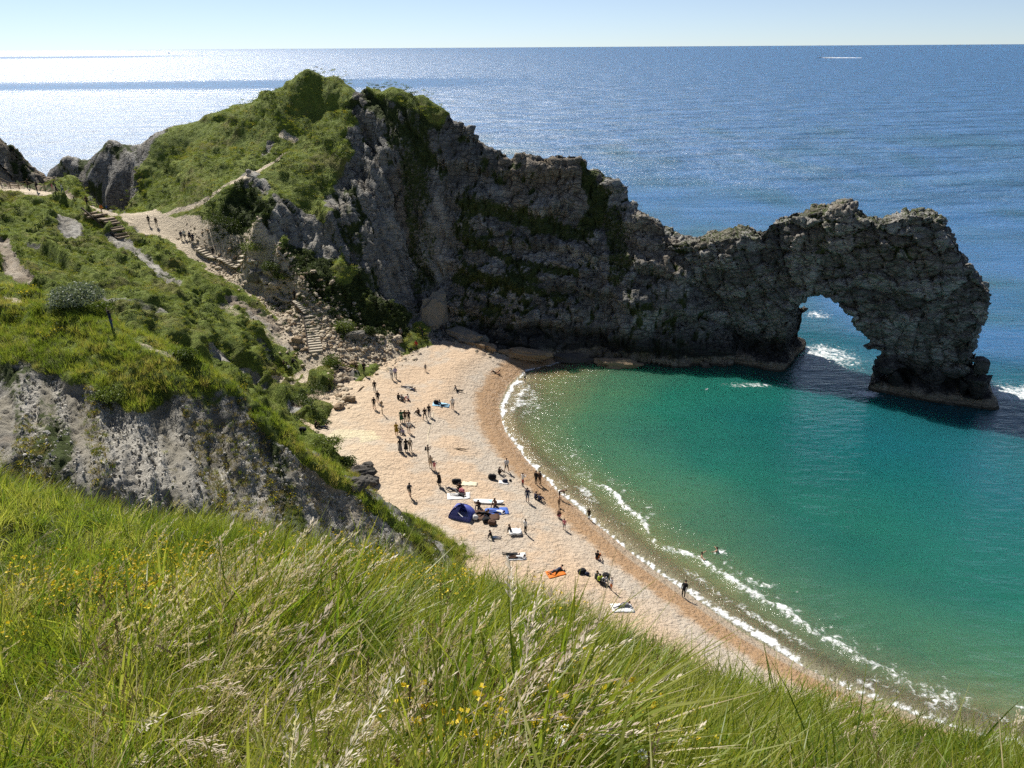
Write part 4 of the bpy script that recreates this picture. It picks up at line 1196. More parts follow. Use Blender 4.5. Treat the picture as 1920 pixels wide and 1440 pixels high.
# dry tussocks and gorse growing out of the chalk face
ok = np.flatnonzero((G_BLUFF['rock'] > 0.5) & (G_BLUFF['z'] > 4))
i = rg.choice(ok, 9000)
Q = G_BLUFF['P'][i] + np.concatenate([rg.uniform(-0.1, 0.1, (9000, 2)), np.full((9000, 1), -0.03)], 1)
gk = fbm(np.stack([(Q[:, 0] + 0.55 * Q[:, 1]) * 0.40, (Q[:, 1] - 0.5 * Q[:, 0]) * 0.08, Q[:, 2] * 0.1], 1), 3, 97) + 0.15 * rg.normal(size=len(Q)) > 0.12
Q = Q[gk]
DRY = leaf_mat('tussock_dry', [(0.1, (0.14, 0.13, 0.05)), (0.5, (0.24, 0.20, 0.09)), (0.9, (0.36, 0.30, 0.16))], 0.35, 0.6, 0.2)
SRC_DRY = [src_mesh('tussock', [(blades(rg, 26, (0.15, 0.36), (0.015, 0.03), 0.22, 0.8, (0.2, 0.0), 2), 0)], [m_]) for m_ in (DRY, T_FAR, DRY)] + [SRC_TURF[5]]
idx = np.where(rg.uniform(size=len(Q)) < 0.06, 3, rg.integers(0, 3, len(Q)))
scatter('chalk_tussocks', Q, np.stack([rg.normal(0, 0.2, len(Q)), rg.normal(0, 0.2, len(Q)), rg.uniform(0, 6.28, len(Q))], 1), np.clip(rg.normal(0.75, 0.25, len(Q)), 0.3, 1.4), idx, SRC_DRY, 'dry grass tussocks and gorse tufts dotted over the chalk face', 'tussocks')

# ------------------------------------------------------------------ finding the ground under a line of sight
from mathutils.bvhtree import BVHTree
BVH = []
for nm in ('headland', 'hillside', 'bluff', 'beach'):
    me = bpy.data.objects[nm].data
    co = np.empty(len(me.vertices) * 3); me.vertices.foreach_get('co', co)
    fi = np.empty(len(me.loops), np.int32); me.loops.foreach_get('vertex_index', fi)
    BVH.append(BVHTree.FromPolygons(co.reshape(-1, 3).tolist(), fi.reshape(-1, 4).tolist()))
def ground(u, v):
    r = Vector(ray(u, v)).normalized()
    best = None
    for b in BVH:
        loc, nr, ix, ds = b.ray_cast(Vector((0, 0, EYE)), r)
        if loc is not None and (best is None or ds < best[1]):
            best = (loc, ds)
    return best[0].copy() if best else Vector(at_z(u, v, 0))
def drop(x, y):
    best = -5
    for b in BVH:
        loc, nr, ix, ds = b.ray_cast(Vector((x, y, 80)), Vector((0, 0, -1)))
        if loc is not None:
            best = max(best, loc.z)
    return best

# ------------------------------------------------------------------ stones
M_STONE = {}
def stone_mat(key, a, b):
    t = NT('stone_' + key)
    n1, n2 = t.noise(1.3, 5, 0.65), t.noise(7, 5, 0.7)
    c = t.mix(n1, a, b)
    c = t.mix(t.rng(n2, 0.5, 0.75, 0, 0.5), c, tuple(x * 0.45 for x in a))
    M_STONE[key] = t.done(t.bsdf(c, 0.9, t.bump(n2, 0.8, 0.12), 0.2))
stone_mat('pale', (0.38, 0.31, 0.22), (0.56, 0.48, 0.36))
stone_mat('grey', (0.14, 0.13, 0.11), (0.27, 0.25, 0.21))
stone_mat('dark', (0.055, 0.05, 0.045), (0.12, 0.11, 0.095))
stone_mat('tan', (0.23, 0.165, 0.10), (0.36, 0.27, 0.175))
stone_mat('step', (0.42, 0.36, 0.27), (0.60, 0.53, 0.42))
def stone_mesh(name, size, seed, sub=3, rough=0.5):
    bm = bmesh.new()
    bmesh.ops.create_icosphere(bm, subdivisions=sub, radius=1.0)
    V = np.array([v.co[:] for v in bm.verts])
    F1, F2, R, T = voronoi(V * 1.1 + seed * 3.7, seed)
    f1, f2, r2, T2 = voronoi(V * 2.6 + seed * 1.7, seed + 50)
    k = 1 + rough * (T * 1.1 + (R - 0.5) * 0.35 + T2 * 0.4 + 0.15 * fbm(V * 2 + seed, 3, seed))
    V = np.sign(V) * np.abs(V) ** 0.8 * k[:, None] * np.array(size)[None] * 0.5
    for v, c in zip(bm.verts, V):
        v.co = c
    me = bpy.data.meshes.new(name)
    bm.to_mesh(me); bm.free()
    return me
def boulder(u, v, size, rz, mat, label, seed, sink=0.3, group=None, tilt=0.0, name='boulder'):
    p = ground(u, v)
    o = link(name, stone_mesh(name, size, seed, 3, 0.9 if 'boulder' not in name else 0.55), [M_STONE[mat]])
    o.location = (p.x, p.y, p.z + size[2] * (0.5 - sink))
    o.rotation_euler = (tilt, 0, math.radians(rz))
    tag(o, label, 'rock', group)
    return o
boulder(479, 522, (2.2, 1.7, 1.9), 20, 'grey', 'rounded grey boulder left of the short middle flight of steps', 3)
boulder(517, 537, (2.0, 1.5, 1.3), 50, 'pale', 'pale flat-topped boulder right of the short middle flight of steps', 4)
boulder(506, 512, (2.0, 1.2, 1.0), -20, 'pale', 'long pale stone above the short middle flight of steps', 5)
boulder(668, 632, (3.2, 1.6, 1.3), 25, 'grey', 'broad grey slab at the foot of the dark scrub right of the steps', 6)
boulder(646, 612, (2.4, 1.3, 1.1), 30, 'grey', 'grey stone beside the shaded scree right of the steps', 7)
boulder(556, 640, (1.6, 1.2, 1.0), 10, 'tan', 'tan stone just left of the lower flight of steps', 8)
boulder(690, 876, (1.3, 1.1, 0.9), 0, 'dark', 'small dark rock above the others at the bluff foot by the sand', 9)
boulder(676, 893, (2.6, 1.8, 1.5), 30, 'dark', 'largest dark rock at the foot of the chalk bluff', 10)
boulder(692, 908, (2.0, 1.5, 1.1), -20, 'dark', 'dark rock lying outermost on the sand below the chalk bluff', 11)
boulder(670, 912, (2.0, 1.6, 1.0), 60, 'dark', 'dark low rock against the base of the chalk bluff', 12)
boulder(655, 752, (1.8, 1.2, 1.0), 15, 'tan', 'tan rock outermost at the foot of the grassy bank', 13)
boulder(636, 764, (1.5, 1.1, 0.9), 70, 'tan', 'tan rock under the overhang of the grassy bank', 14)
boulder(662, 684, (1.2, 0.9, 0.7), 0, 'tan', 'small tan rock beside the wooden beach steps', 15)
boulder(873, 632, (7.0, 2.6, 2.2), -35, 'grey', 'long grey ledge in the shade at the back of the beach', 16, 0.55, name='rock_ledge')
boulder(900, 648, (6.0, 2.0, 1.6), -40, 'tan', 'low tan ledge running out of the shaded cliff foot towards the sand', 17, 0.55, name='rock_ledge')
boulder(985, 664, (7.5, 2.4, 1.6), -18, 'tan', 'low tan ledge along the cliff foot beside the water', 18, 0.55, name='rock_ledge')
boulder(1075, 678, (7.0, 2.2, 1.5), -10, 'dark', 'dark wet ledge under the cliff at the corner of the cove', 19, 0.3, name='rock_ledge')
boulder(1160, 686, (6.5, 2.0, 1.3), -12, 'tan', 'pale-topped ledge at the waterline left of the arch', 20, 0.3, name='rock_ledge')
boulder(746, 640, (1.6, 1.3, 1.3), 20, 'pale', 'pale upright stone at the edge of the shaded sand', 21)
o = boulder(815, 606, (4.6, 2.4, 6.0), 12, 'grey', 'great grey slab leaning against the dark cliff at the back of the beach', 22, 0.22, tilt=-0.25, name='rock_slab')
# scree of loose stones beside the steps: too many to count
SRC_ROCK = [stone_mesh('scree_stone', (1, 0.75, 0.5), 60 + k, 2, 0.6) for k in range(4)]
for k, m_ in enumerate(SRC_ROCK): m_.materials.append(M_STONE['pale' if k < 3 else 'tan'])
zones = [([(500, 540), (540, 580), (560, 620), (580, 650)], 3.2, 700), ([(600, 560), (625, 600), (660, 625), (700, 640)], 3.2, 650), ([(610, 640), (660, 652), (720, 660)], 3.4, 600), ([(400, 492), (440, 517), (470, 537)], 2.0, 200), ([(345, 436), (400, 466), (450, 490)], 1.6, 120), ([(430, 480), (480, 502)], 1.5, 80), ([(500, 520), (560, 555), (590, 580)], 1.6, 200), ([(640, 690), (630, 730), (650, 760)], 1.2, 160), ([(850, 632), (930, 660)], 1.5, 100)]
Q = []
for pts, w, n in zones:
    ln = [ground(u, v) for u, v in pts]
    seg = [(ln[i + 1] - ln[i]).length for i in range(len(ln) - 1)]
    for k in range(n):
        s = rg.uniform(0, sum(seg)); i = 0
        while s > seg[i] and i < len(seg) - 1: s -= seg[i]; i += 1
        p = ln[i].lerp(ln[i + 1], s / seg[i])
        x, y = p.x + rg.normal(0, w * 0.6), p.y + rg.normal(0, w * 0.6)
        Q.append((x, y, drop(x, y) + 0.02))
Q = np.array(Q)
sc = np.clip(np.exp(rg.normal(-1.15, 0.5, len(Q))), 0.12, 1.1)
scatter('scree', Q, np.stack([rg.normal(0, 0.3, len(Q)), rg.normal(0, 0.3, len(Q)), rg.uniform(0, 6.28, len(Q))], 1), sc, rg.integers(0, 4, len(Q)), SRC_ROCK, 'loose pale stones scattered beside the steps down to the beach', 'scree')

ok = np.flatnonzero((G_BLUFF['chalk'] > 0.25) & (G_BLUFF['rock'] > 0.5) & (G_BLUFF['z'] > 3))
i = rg.choice(ok, 7000)
Q = G_BLUFF['P'][i] + rg.uniform(-0.09, 0.09, (7000, 3))
gk = fbm(np.stack([(Q[:, 0] + 0.55 * Q[:, 1]) * 0.95, (Q[:, 1] - 0.5 * Q[:, 0]) * 0.10, Q[:, 2] * 0.15], 1), 3, 94) + 0.15 * rg.normal(size=len(Q)) < 0.05
Q = Q[gk]
stone_mat('chalk', (0.36, 0.34, 0.29), (0.62, 0.59, 0.53))
SRC_CHALK = [stone_mesh('chalk_stone', (1, 0.7, 0.6), 80 + k, 1, 0.8) for k in range(5)]
for k, m_ in enumerate(SRC_CHALK): m_.materials.append(M_STONE['chalk' if k != 3 else 'grey'])
scatter('chalk_rubble', Q, rg.uniform(0, 6.28, (len(Q), 3)), np.clip(np.exp(rg.normal(-1.95, 0.45, len(Q))), 0.06, 0.45), rg.integers(0, 5, len(Q)), SRC_CHALK, 'broken pale chalk fragments covering the face of the bluff', 'rubble')

# ------------------------------------------------------------------ steps and fences
M_WOOD = plain('weathered_wood', (0.23, 0.175, 0.115), 0.85)
M_DARKWOOD = plain('dark_wood', (0.075, 0.055, 0.04), 0.85)
def box_mesh(name, sx, sy, sz, bev=0.03):
    bm = bmesh.new()
    bmesh.ops.create_cube(bm, size=1.0)
    bmesh.ops.scale(bm, vec=(sx, sy, sz), verts=bm.verts[:])
    if bev:
        bmesh.ops.bevel(bm, geom=bm.edges[:], offset=bev, segments=1, affect='EDGES')
    me = bpy.data.meshes.new(name)
    bm.to_mesh(me); bm.free()
    return me
def flight(b, t_, n, width, label, mat='step', rail=False, plank=False, name='staircase'):
    B, T = ground(*b), ground(*t_)
    root = empty(name, B, 0)
    tag(root, label, 'steps')
    d = Vector((T.x - B.x, T.y - B.y, 0)); run = d.length; d.normalize()
    ang = math.atan2(d.y, d.x) - math.pi / 2
    root.rotation_euler = (0, 0, ang)
    rise = T.z - B.z
    dep = run / n
    me = box_mesh('step', width, dep * 1.25, max(0.18, rise / n * 1.5), 0.025)
    me.materials.append(M_STONE[mat] if mat in M_STONE else M_WOOD)
    for k in range(n):
        o = bpy.data.objects.new('step', me); COL.objects.link(o); o.parent = root
        x, y = B.x + d.x * dep * (k + 0.5), B.y + d.y * dep * (k + 0.5)
        zl = rise * (k + 1) / n
        zg = drop(x, y) - B.z
        zz = zg + 0.06 if (not rail and abs(zg - zl) < 2.5) else zl
        o.location = (random.uniform(-0.05, 0.05), dep * (k + 0.5), zz + 0.02 - 0.10)
        o.rotation_euler = (0, 0, random.uniform(-0.04, 0.04))
    if plank or rail:
        L = math.hypot(run, rise)
        for s in ((-1, 1) if rail else (-1,)):
            st = link('stringer', box_mesh('stringer', 0.10, L, 0.30, 0.01), [M_DARKWOOD], root)
            st.location = (s * (width / 2 + 0.08), run / 2, rise / 2 + 0.10)
            st.rotation_euler = (math.atan2(rise, run), 0, 0)
    if rail:
        for s in (-1, 1):
            for q in (0.05, 0.95):
                po = link('post', box_mesh('post', 0.09, 0.09, 1.1, 0.01), [M_WOOD], root)
                po.location = (s * (width / 2 + 0.17), run * q, rise * q + 0.55)
            hr = link('handrail', box_mesh('handrail', 0.07, L, 0.07, 0.01), [M_WOOD], root)
            hr.location = (s * (width / 2 + 0.17), run / 2, rise / 2 + 1.05)
            hr.rotation_euler = (math.atan2(rise, run), 0, 0)
    return root
flight((593, 661), (581, 590), 14, 1.9, 'long lower flight of pale stone steps leading to the beach', plank=True)
flight((579, 586), (557, 563), 8, 1.8, 'steep bend of pale steps just above the long lower flight', plank=True)
flight((509, 542), (497, 515), 6, 2.0, 'short middle flight of six wide steps between two boulders')
flight((549, 560), (519, 548), 5, 1.8, 'row of slanting stone slabs joining the middle and lower flights', name='stepping_slabs')
flight((492, 514), (415, 483), 15, 1.8, 'narrow pale stone steps climbing left above the middle flight')
flight((410, 481), (374, 464), 7, 2.2, 'flight of wide steps halfway up the path to the saddle')
flight((232, 446), (166, 389), 17, 2.0, 'dark-edged steps on the upper left hillside path', mat='wood', plank=True)
flight((659, 694), (628, 677), 7, 1.5, 'small wooden steps with handrails at the back of the beach', mat='wood', rail=True)
def fence(pts, label, n=5, h=1.1):
    G = [ground(u, v) for u, v in pts]
    root = empty('post_fence', G[0]); tag(root, label, 'fence')
    seg = [(G[i + 1] - G[i]).length for i in range(len(G) - 1)]
    tot = sum(seg); P = []
    for k in range(n):
        s = tot * k / (n - 1); i = 0
        while s > seg[i] + 1e-6 and i < len(seg) - 1: s -= seg[i]; i += 1
        P.append(G[i].lerp(G[i + 1], min(1, s / seg[i])))
    me = box_mesh('post', 0.11, 0.11, h, 0.01); me.materials.append(M_WOOD)
    for p in P:
        p.z = drop(p.x, p.y)
        o = bpy.data.objects.new('post', me); COL.objects.link(o); o.parent = root
        o.location = p - G[0] + Vector((0, 0, h / 2 - 0.05))
    for a, b in zip(P, P[1:]):
        for hh in (h - 0.12, h * 0.5):
            v = b - a
            o = link('rail', box_mesh('rail', 0.05, v.length, 0.11, 0.005), [M_WOOD], root)
            o.location = (a + b) / 2 - G[0] + Vector((0, 0, hh))
            o.rotation_euler = v.to_track_quat('Y', 'Z').to_euler()
fence([(2, 344), (50, 350), (85, 356)], 'wooden rail fence along the upper left path', 6)
fence([(140, 380), (182, 388)], 'short wooden rail at the top of the upper left steps', 3)

# ------------------------------------------------------------------ shrubs
BUSH_G = leaf_mat('bush_grey', [(0.1, (0.12, 0.155, 0.105)), (0.9, (0.23, 0.27, 0.19))], 0.25, 0.6)
BUSH_D = leaf_mat('bush_dark', [(0.1, (0.04, 0.062, 0.016)), (0.9, (0.09, 0.125, 0.03))], 0.3, 0.6)
BUSH_L = leaf_mat('bush_light', [(0.1, (0.09, 0.13, 0.026)), (0.9, (0.17, 0.215, 0.055))], 0.35, 0.6)
def bush(u, v, rx, rz, mat, label, seed, n=1800, leaf=0.095):
    p = ground(u, v)
    r_ = np.random.default_rng(seed)
    root = empty('shrub', p); tag(root, label, 'shrub', None)
    Vs, Fs, T = [], [], []
    lob = [(r_.uniform(-0.55, 0.55) * rx, r_.uniform(-0.55, 0.55) * rx, r_.uniform(0.0, 0.45) * rz, r_.uniform(0.4, 0.65)) for _ in range(9)]
    for lx, ly, lz, ls in lob:
        v_, f_, t_ = leaflets(r_, n // 9, rx * ls, rz * ls * 1.3, leaf, 0.55)
        k = len(Vs)
        Vs += [(a + lx, b + ly, c + lz) for a, b, c in v_]; Fs += [tuple(i + k for i in q) for q in f_]; T += t_
    me = src_mesh('crown', [((Vs, Fs, T), 0)], [mat])
    co_ = link('crown', me, (), root); co_.location = (0, 0, -0.22 * rz)
    for k in range(3):
        sv, sf, st = blades(r_, 1, (rz * 0.6, rz * 0.9), (0.06, 0.10), 0.25 * rx, 0.6, (0, 0), 3)
        link('stem', src_mesh('stem', [((sv, sf, st), 0)], [M_DARKWOOD]), (), root)
bush(140, 570, 2.6, 2.1, BUSH_G, 'round grey-green bush on the crest of the chalk bluff', 1, 5200, 0.11)
bush(185, 585, 1.6, 1.1, BUSH_L, 'low leafy shrub between the grey bush and the person with a raised arm', 2, 1500)
bush(648, 622, 1.7, 2.3, BUSH_L, 'light green shrub at the lower edge of the dark scrub', 3)
bush(690, 628, 1.3, 1.6, BUSH_D, 'dark shrub by the sand where the scrub meets the beach', 4)
bush(405, 420, 2.6, 2.4, BUSH_D, 'large dark bush below the slanting footpath on the headland', 5)
bush(440, 425, 2.6, 2.6, BUSH_D, 'large dark bush against the pale rock of the headland', 6)
bush(480, 470, 2.2, 2.2, BUSH_L, 'light green bush above the narrow stone steps', 7)
bush(512, 505, 1.8, 1.9, BUSH_D, 'dark bush above the short middle flight of steps', 8)
bush(528, 522, 1.4, 1.4, BUSH_L, 'small light shrub beside the path right of the middle steps', 9)
bush(622, 684, 1.7, 1.5, BUSH_L, 'leafy shrub left of the small wooden beach steps', 10)
bush(345, 668, 1.2, 0.9, BUSH_L, 'small green shrub on the bluff edge below the crest path', 11)
bush(205, 745, 1.5, 0.9, BUSH_L, 'low green shrub clump growing on the chalk face', 12)
bush(612, 838, 1.8, 1.1, BUSH_L, 'grassy shrub on the sand side of the chalk bluff', 13)
bush(645, 872, 1.5, 1.0, BUSH_D, 'dark shrub above the dark rocks at the bluff foot', 14)
bush(600, 735, 2.6, 1.5, BUSH_D, 'dark scrub mound on the rim of the grassy bank', 15)
bush(575, 758, 1.8, 1.3, BUSH_D, 'dark shrub hanging over the left end of the grassy bank', 16)

# ------------------------------------------------------------------ people
CLOTH = dict(black=(0.012, 0.012, 0.014), navy=(0.018, 0.025, 0.055), grey=(0.16, 0.16, 0.17), white=(0.68, 0.67, 0.65), beige=(0.42, 0.34, 0.24), green=(0.02, 0.085, 0.045), mustard=(0.30, 0.20, 0.015), red=(0.38, 0.035, 0.03), pink=(0.55, 0.17, 0.20), brown=(0.085, 0.045, 0.028), jeans=(0.065, 0.10, 0.17), blue=(0.06, 0.13, 0.42), lime=(0.50, 0.62, 0.05), orange=(0.62, 0.16, 0.02), skin=(0.47, 0.27, 0.18), tan=(0.33, 0.18, 0.11), hair=(0.022, 0.014, 0.010), blond=(0.20, 0.13, 0.06), lilac=(0.34, 0.30, 0.42))
MC = {k: plain('cloth_' + k if k not in ('skin', 'tan', 'hair', 'blond') else k + '_tone', v, 0.8 if k != 'skin' else 0.55, 0.25, 0.15, 9.0) for k, v in CLOTH.items()}
def joints(**kw):
    J = dict(pel=(0, 0, .92), wai=(0, 0, 1.08), che=(0, 0, 1.30), nek=(0, .0, 1.47), hd0=(0, .015, 1.55), hd1=(0, .02, 1.67),
             shL=(-.18, 0, 1.40), elL=(-.24, -.02, 1.13), wrL=(-.23, .06, .90), haL=(-.22, .09, .80), shR=(.18, 0, 1.40), elR=(.24, -.02, 1.13), wrR=(.23, .06, .90), haR=(.22, .09, .80),
             hiL=(-.09, 0, .88), knL=(-.105, .02, .50), anL=(-.11, -.02, .09), toL=(-.12, .13, .035), hiR=(.09, 0, .88), knR=(.105, .02, .50), anR=(.11, -.02, .09), toR=(.12, .13, .035))
    J.update(kw)
    return J
RAD = dict(pel=.135, wai=.12, che=.145, nek=.055, hd0=.085, hd1=.088, shL=.075, elL=.048, wrL=.034, haL=.04, hiL=.10, knL=.064, anL=.045, toL=.04)
for k in list(RAD):
    if k.endswith('L'): RAD[k[:-1] + 'R'] = RAD[k]
BONES = [('pel', 'wai', 1), ('wai', 'che', 1), ('che', 'nek', 1), ('nek', 'hd0', 0), ('hd0', 'hd1', 0)]
for s in 'LR':
    BONES += [('che', 'sh' + s, 1), ('sh' + s, 'el' + s, 1), ('el' + s, 'wr' + s, 5), ('wr' + s, 'ha' + s, 0), ('pel', 'hi' + s, 2), ('hi' + s, 'kn' + s, 2), ('kn' + s, 'an' + s, 3), ('an' + s, 'to' + s, 4)]
def pitch(J, ang, pivot, names):
    c, s = math.cos(ang), math.sin(ang)
    for k in names:
        x, y, z = J[k]; y -= pivot[1]; z -= pivot[2]
        J[k] = (x, pivot[1] + y * c + z * s, pivot[2] - y * s + z * c)
UP = ['wai', 'che', 'nek', 'hd0', 'hd1', 'shL', 'elL', 'wrL', 'haL', 'shR', 'elR', 'wrR', 'haR']
def shift(J, dz):
    for k in J: J[k] = (J[k][0], J[k][1], J[k][2] + dz)
POSE = {}
POSE['stand'] = joints()
POSE['walk'] = joints(knL=(-.10, .20, .52), anL=(-.10, .24, .10), toL=(-.11, .40, .05), knR=(.10, -.06, .50), anR=(.10, -.30, .14), toR=(.11, -.18, .04), elL=(-.23, -.14, 1.14), wrL=(-.22, -.12, .92), haL=(-.21, -.10, .83), elR=(.23, .08, 1.14), wrR=(.22, .24, .97), haR=(.21, .30, .90))
POSE['photo'] = joints(elL=(-.26, .16, 1.22), wrL=(-.12, .36, 1.42), haL=(-.07, .42, 1.47), elR=(.26, .16, 1.22), wrR=(.12, .36, 1.42), haR=(.07, .42, 1.47))
POSE['armup'] = joints(elL=(-.40, .03, 1.50), wrL=(-.52, .08, 1.70), haL=(-.55, .09, 1.79))
POSE['apart'] = joints(knL=(-.17, .02, .50), anL=(-.24, -.02, .09), toL=(-.27, .13, .035), knR=(.17, .02, .50), anR=(.24, -.02, .09), toR=(.27, .13, .035), elL=(-.25, .08, 1.15), wrL=(-.05, .22, 1.12), haL=(.03, .22, 1.12), elR=(.25, .08, 1.15), wrR=(.05, .22, 1.15), haR=(-.03, .22, 1.15))
J = joints(); pitch(J, 1.25, J['pel'], UP)
J['elL'] = (-.20, .50, .72); J['wrL'] = (-.16, .50, .45); J['haL'] = (-.14, .50, .36); J['elR'] = (.20, .50, .72); J['wrR'] = (.16, .50, .45); J['haR'] = (.14, .50, .36)
POSE['bend'] = J
J = joints(); pitch(J, 0.55, J['pel'], UP); POSE['stoop'] = J
J = joints(knL=(-.14, .42, .50 + .30), anL=(-.13, .28, .40), toL=(-.14, .44, .36), knR=(.14, .42, .80), anR=(.13, .28, .40), toR=(.14, .44, .36)); pitch(J, 0.45, J['pel'], UP)
J['elL'] = (-.24, .40, 1.0); J['wrL'] = (-.12, .55, .95); J['haL'] = (-.06, .58, .93); J['elR'] = (.24, .40, 1.0); J['wrR'] = (.12, .55, .95); J['haR'] = (.06, .58, .93)
J['pel'] = (0, 0, .55 + .05); 
POSE['crouch'] = None
def seated(kn, an, lean, arms):
    J = joints(); pitch(J, lean, J['pel'], UP); shift(J, -.92 + .13)
    for s, sg in (('L', -1), ('R', 1)):
        J['hi' + s] = (sg * .10, .04, .11); J['kn' + s] = (sg * kn[0], kn[1], kn[2]); J['an' + s] = (sg * an[0], an[1], an[2]); J['to' + s] = (sg * (an[0] + .02), an[1] + .06, an[2] + .13 if kn[2] < .2 else .03)
        if kn[2] >= .2: J['to' + s] = (sg * an[0], an[1] + .15, .035)
        if arms == 'knee':
            J['el' + s] = (sg * .27, .18, .36); J['wr' + s] = (sg * .16, .36, .42); J['ha' + s] = (sg * .10, .43, .42)
        else:
            J['el' + s] = (sg * .26, -.26, .34); J['wr' + s] = (sg * .26, -.36, .10); J['ha' + s] = (sg * .26, -.40, .04)
    return J
POSE['sit'] = seated((.14, .44, .48), (.13, .62, .08), 0.22, 'knee')
POSE['sitlong'] = seated((.11, .46, .12), (.12, .88, .07), -0.25, 'back')
POSE['crouch'] = seated((.18, .34, .50), (.15, .16, .09), 0.5, 'knee')
for k in POSE['crouch']:
    x, y, z = POSE['crouch'][k]
    if k[:2] not in ('an', 'to', 'kn'): POSE['crouch'][k] = (x, y, z + .16)
J = joints()
for k in J:
    x, y, z = J[k]; J[k] = (x, z - .85, .14 + (y if k[:2] == 'to' else -y * 0.4))
J['hd0'] = (0, .70, .15); J['hd1'] = (0, .82, .16); J['elL'] = (-.33, .34, .08); J['wrL'] = (-.30, .10, .06); J['haL'] = (-.29, .0, .06); J['elR'] = (.38, .62, .08); J['wrR'] = (.22, .80, .09); J['haR'] = (.14, .86, .10)
POSE['lie'] = J
J = {k: (x, y, z) for k, (x, y, z) in POSE['lie'].items()}
J['knR'] = (.14, -.34, .44); J['anR'] = (.13, -.56, .10); J['toR'] = (.13, -.70, .05); J['che'] = (0, .42, .20); J['nek'] = (0, .56, .30); J['hd0'] = (0, .63, .36); J['hd1'] = (0, .72, .44); J['elL'] = (-.28, .42, .07); J['wrL'] = (-.30, .66, .05); J['haL'] = (-.30, .74, .05)
POSE['recline'] = J
J = joints(elL=(-.45, .12, 1.40), wrL=(-.62, .28, 1.44), haL=(-.70, .34, 1.46), elR=(.40, .16, 1.26), wrR=(.52, .34, 1.30), haR=(.58, .40, 1.32)); POSE['wade'] = J
BODY = {}
def body_mesh(pose):
    if pose in BODY: return BODY[pose]
    J = POSE[pose]
    names = list(J)
    me = bpy.data.meshes.new('body')
    me.from_pydata([J[k] for k in names], [(names.index(a), names.index(b)) for a, b, c in BONES], [])
    o = bpy.data.objects.new('body_tmp', me); COL.objects.link(o)
    o.modifiers.new('skin', 'SKIN')
    for i, k in enumerate(names):
        sv = me.skin_vertices[0].data[i]
        sv.radius = (RAD[k] * (1.15 if k in ('che', 'pel', 'wai') else 1), RAD[k] * (0.8 if k in ('che', 'wai') else 1))
        sv.use_root = (k == 'pel')
    sb = o.modifiers.new('sub', 'SUBSURF'); sb.levels = 1; sb.render_levels = 1
    m2 = bpy.data.meshes.new_from_object(o.evaluated_get(bpy.context.evaluated_depsgraph_get()))
    bpy.data.objects.remove(o)
    m2.name = 'body'
    C = np.array([p.center[:] for p in m2.polygons])
    best = np.full(len(C), 9.0); mi = np.zeros(len(C), np.int32)
    for a, b, s in BONES:
        A, B = np.array(J[a]), np.array(J[b])
        t_ = np.clip(((C - A) @ (B - A)) / ((B - A) @ (B - A)), 0, 1)
        d = np.linalg.norm(C - A - t_[:, None] * (B - A)[None], axis=1) - 0.7 * (RAD[a] + (RAD[b] - RAD[a]) * t_)
        mi = np.where(d < best, s, mi); best = np.minimum(best, d)
    m2.materials.clear()
    for k in range(6): m2.materials.append(None)
    m2.polygons.foreach_set('material_index', mi)
    m2.polygons.foreach_set('use_smooth', np.ones(len(C), bool))
    # hair: a cap over the top and back of the head; long hair falls behind
    h0, h1 = Vector(J['hd0']), Vector(J['hd1'])
    up = (h1 - h0).normalized()
    back = Vector(J['nek']) - Vector(J['che'])
    sh = (Vector(J['shR']) - Vector(J['shL'])).normalized()
    fw = up.cross(sh).normalized()
    hs = []
    for long in (0, 1):
        bm = bmesh.new()
        bmesh.ops.create_icosphere(bm, subdivisions=2, radius=0.112)
        for v in bm.verts:
            c = v.co.copy()
            v.co = sh * c.x * 0.95 + fw * (c.y - 0.018) + up * (c.z + 0.015)
            if c.z < -0.02:
                if long and c.y < 0.03:
                    v.co -= up * 0.20 * min(1, -c.z / 0.1) - fw * 0.0
                    v.co -= fw * 0.02
                else:
                    v.co += up * (-0.02 - c.z) * 0.8
                    if c.y > 0: v.co -= fw * 0.05
        mh = bpy.data.meshes.new('hair'); bm.to_mesh(mh); bm.free()
        mh.materials.append(None)
        mh.polygons.foreach_set('use_smooth', np.ones(len(mh.polygons), bool))
        hs.append(mh)
    # skirt / long coat panel and rucksack placed on the torso
    BODY[pose] = (m2, hs, (h0 + h1) / 2, Vector(J['che']), sh, fw, up, J)
    return BODY[pose]
_pack = None
_pocket = None
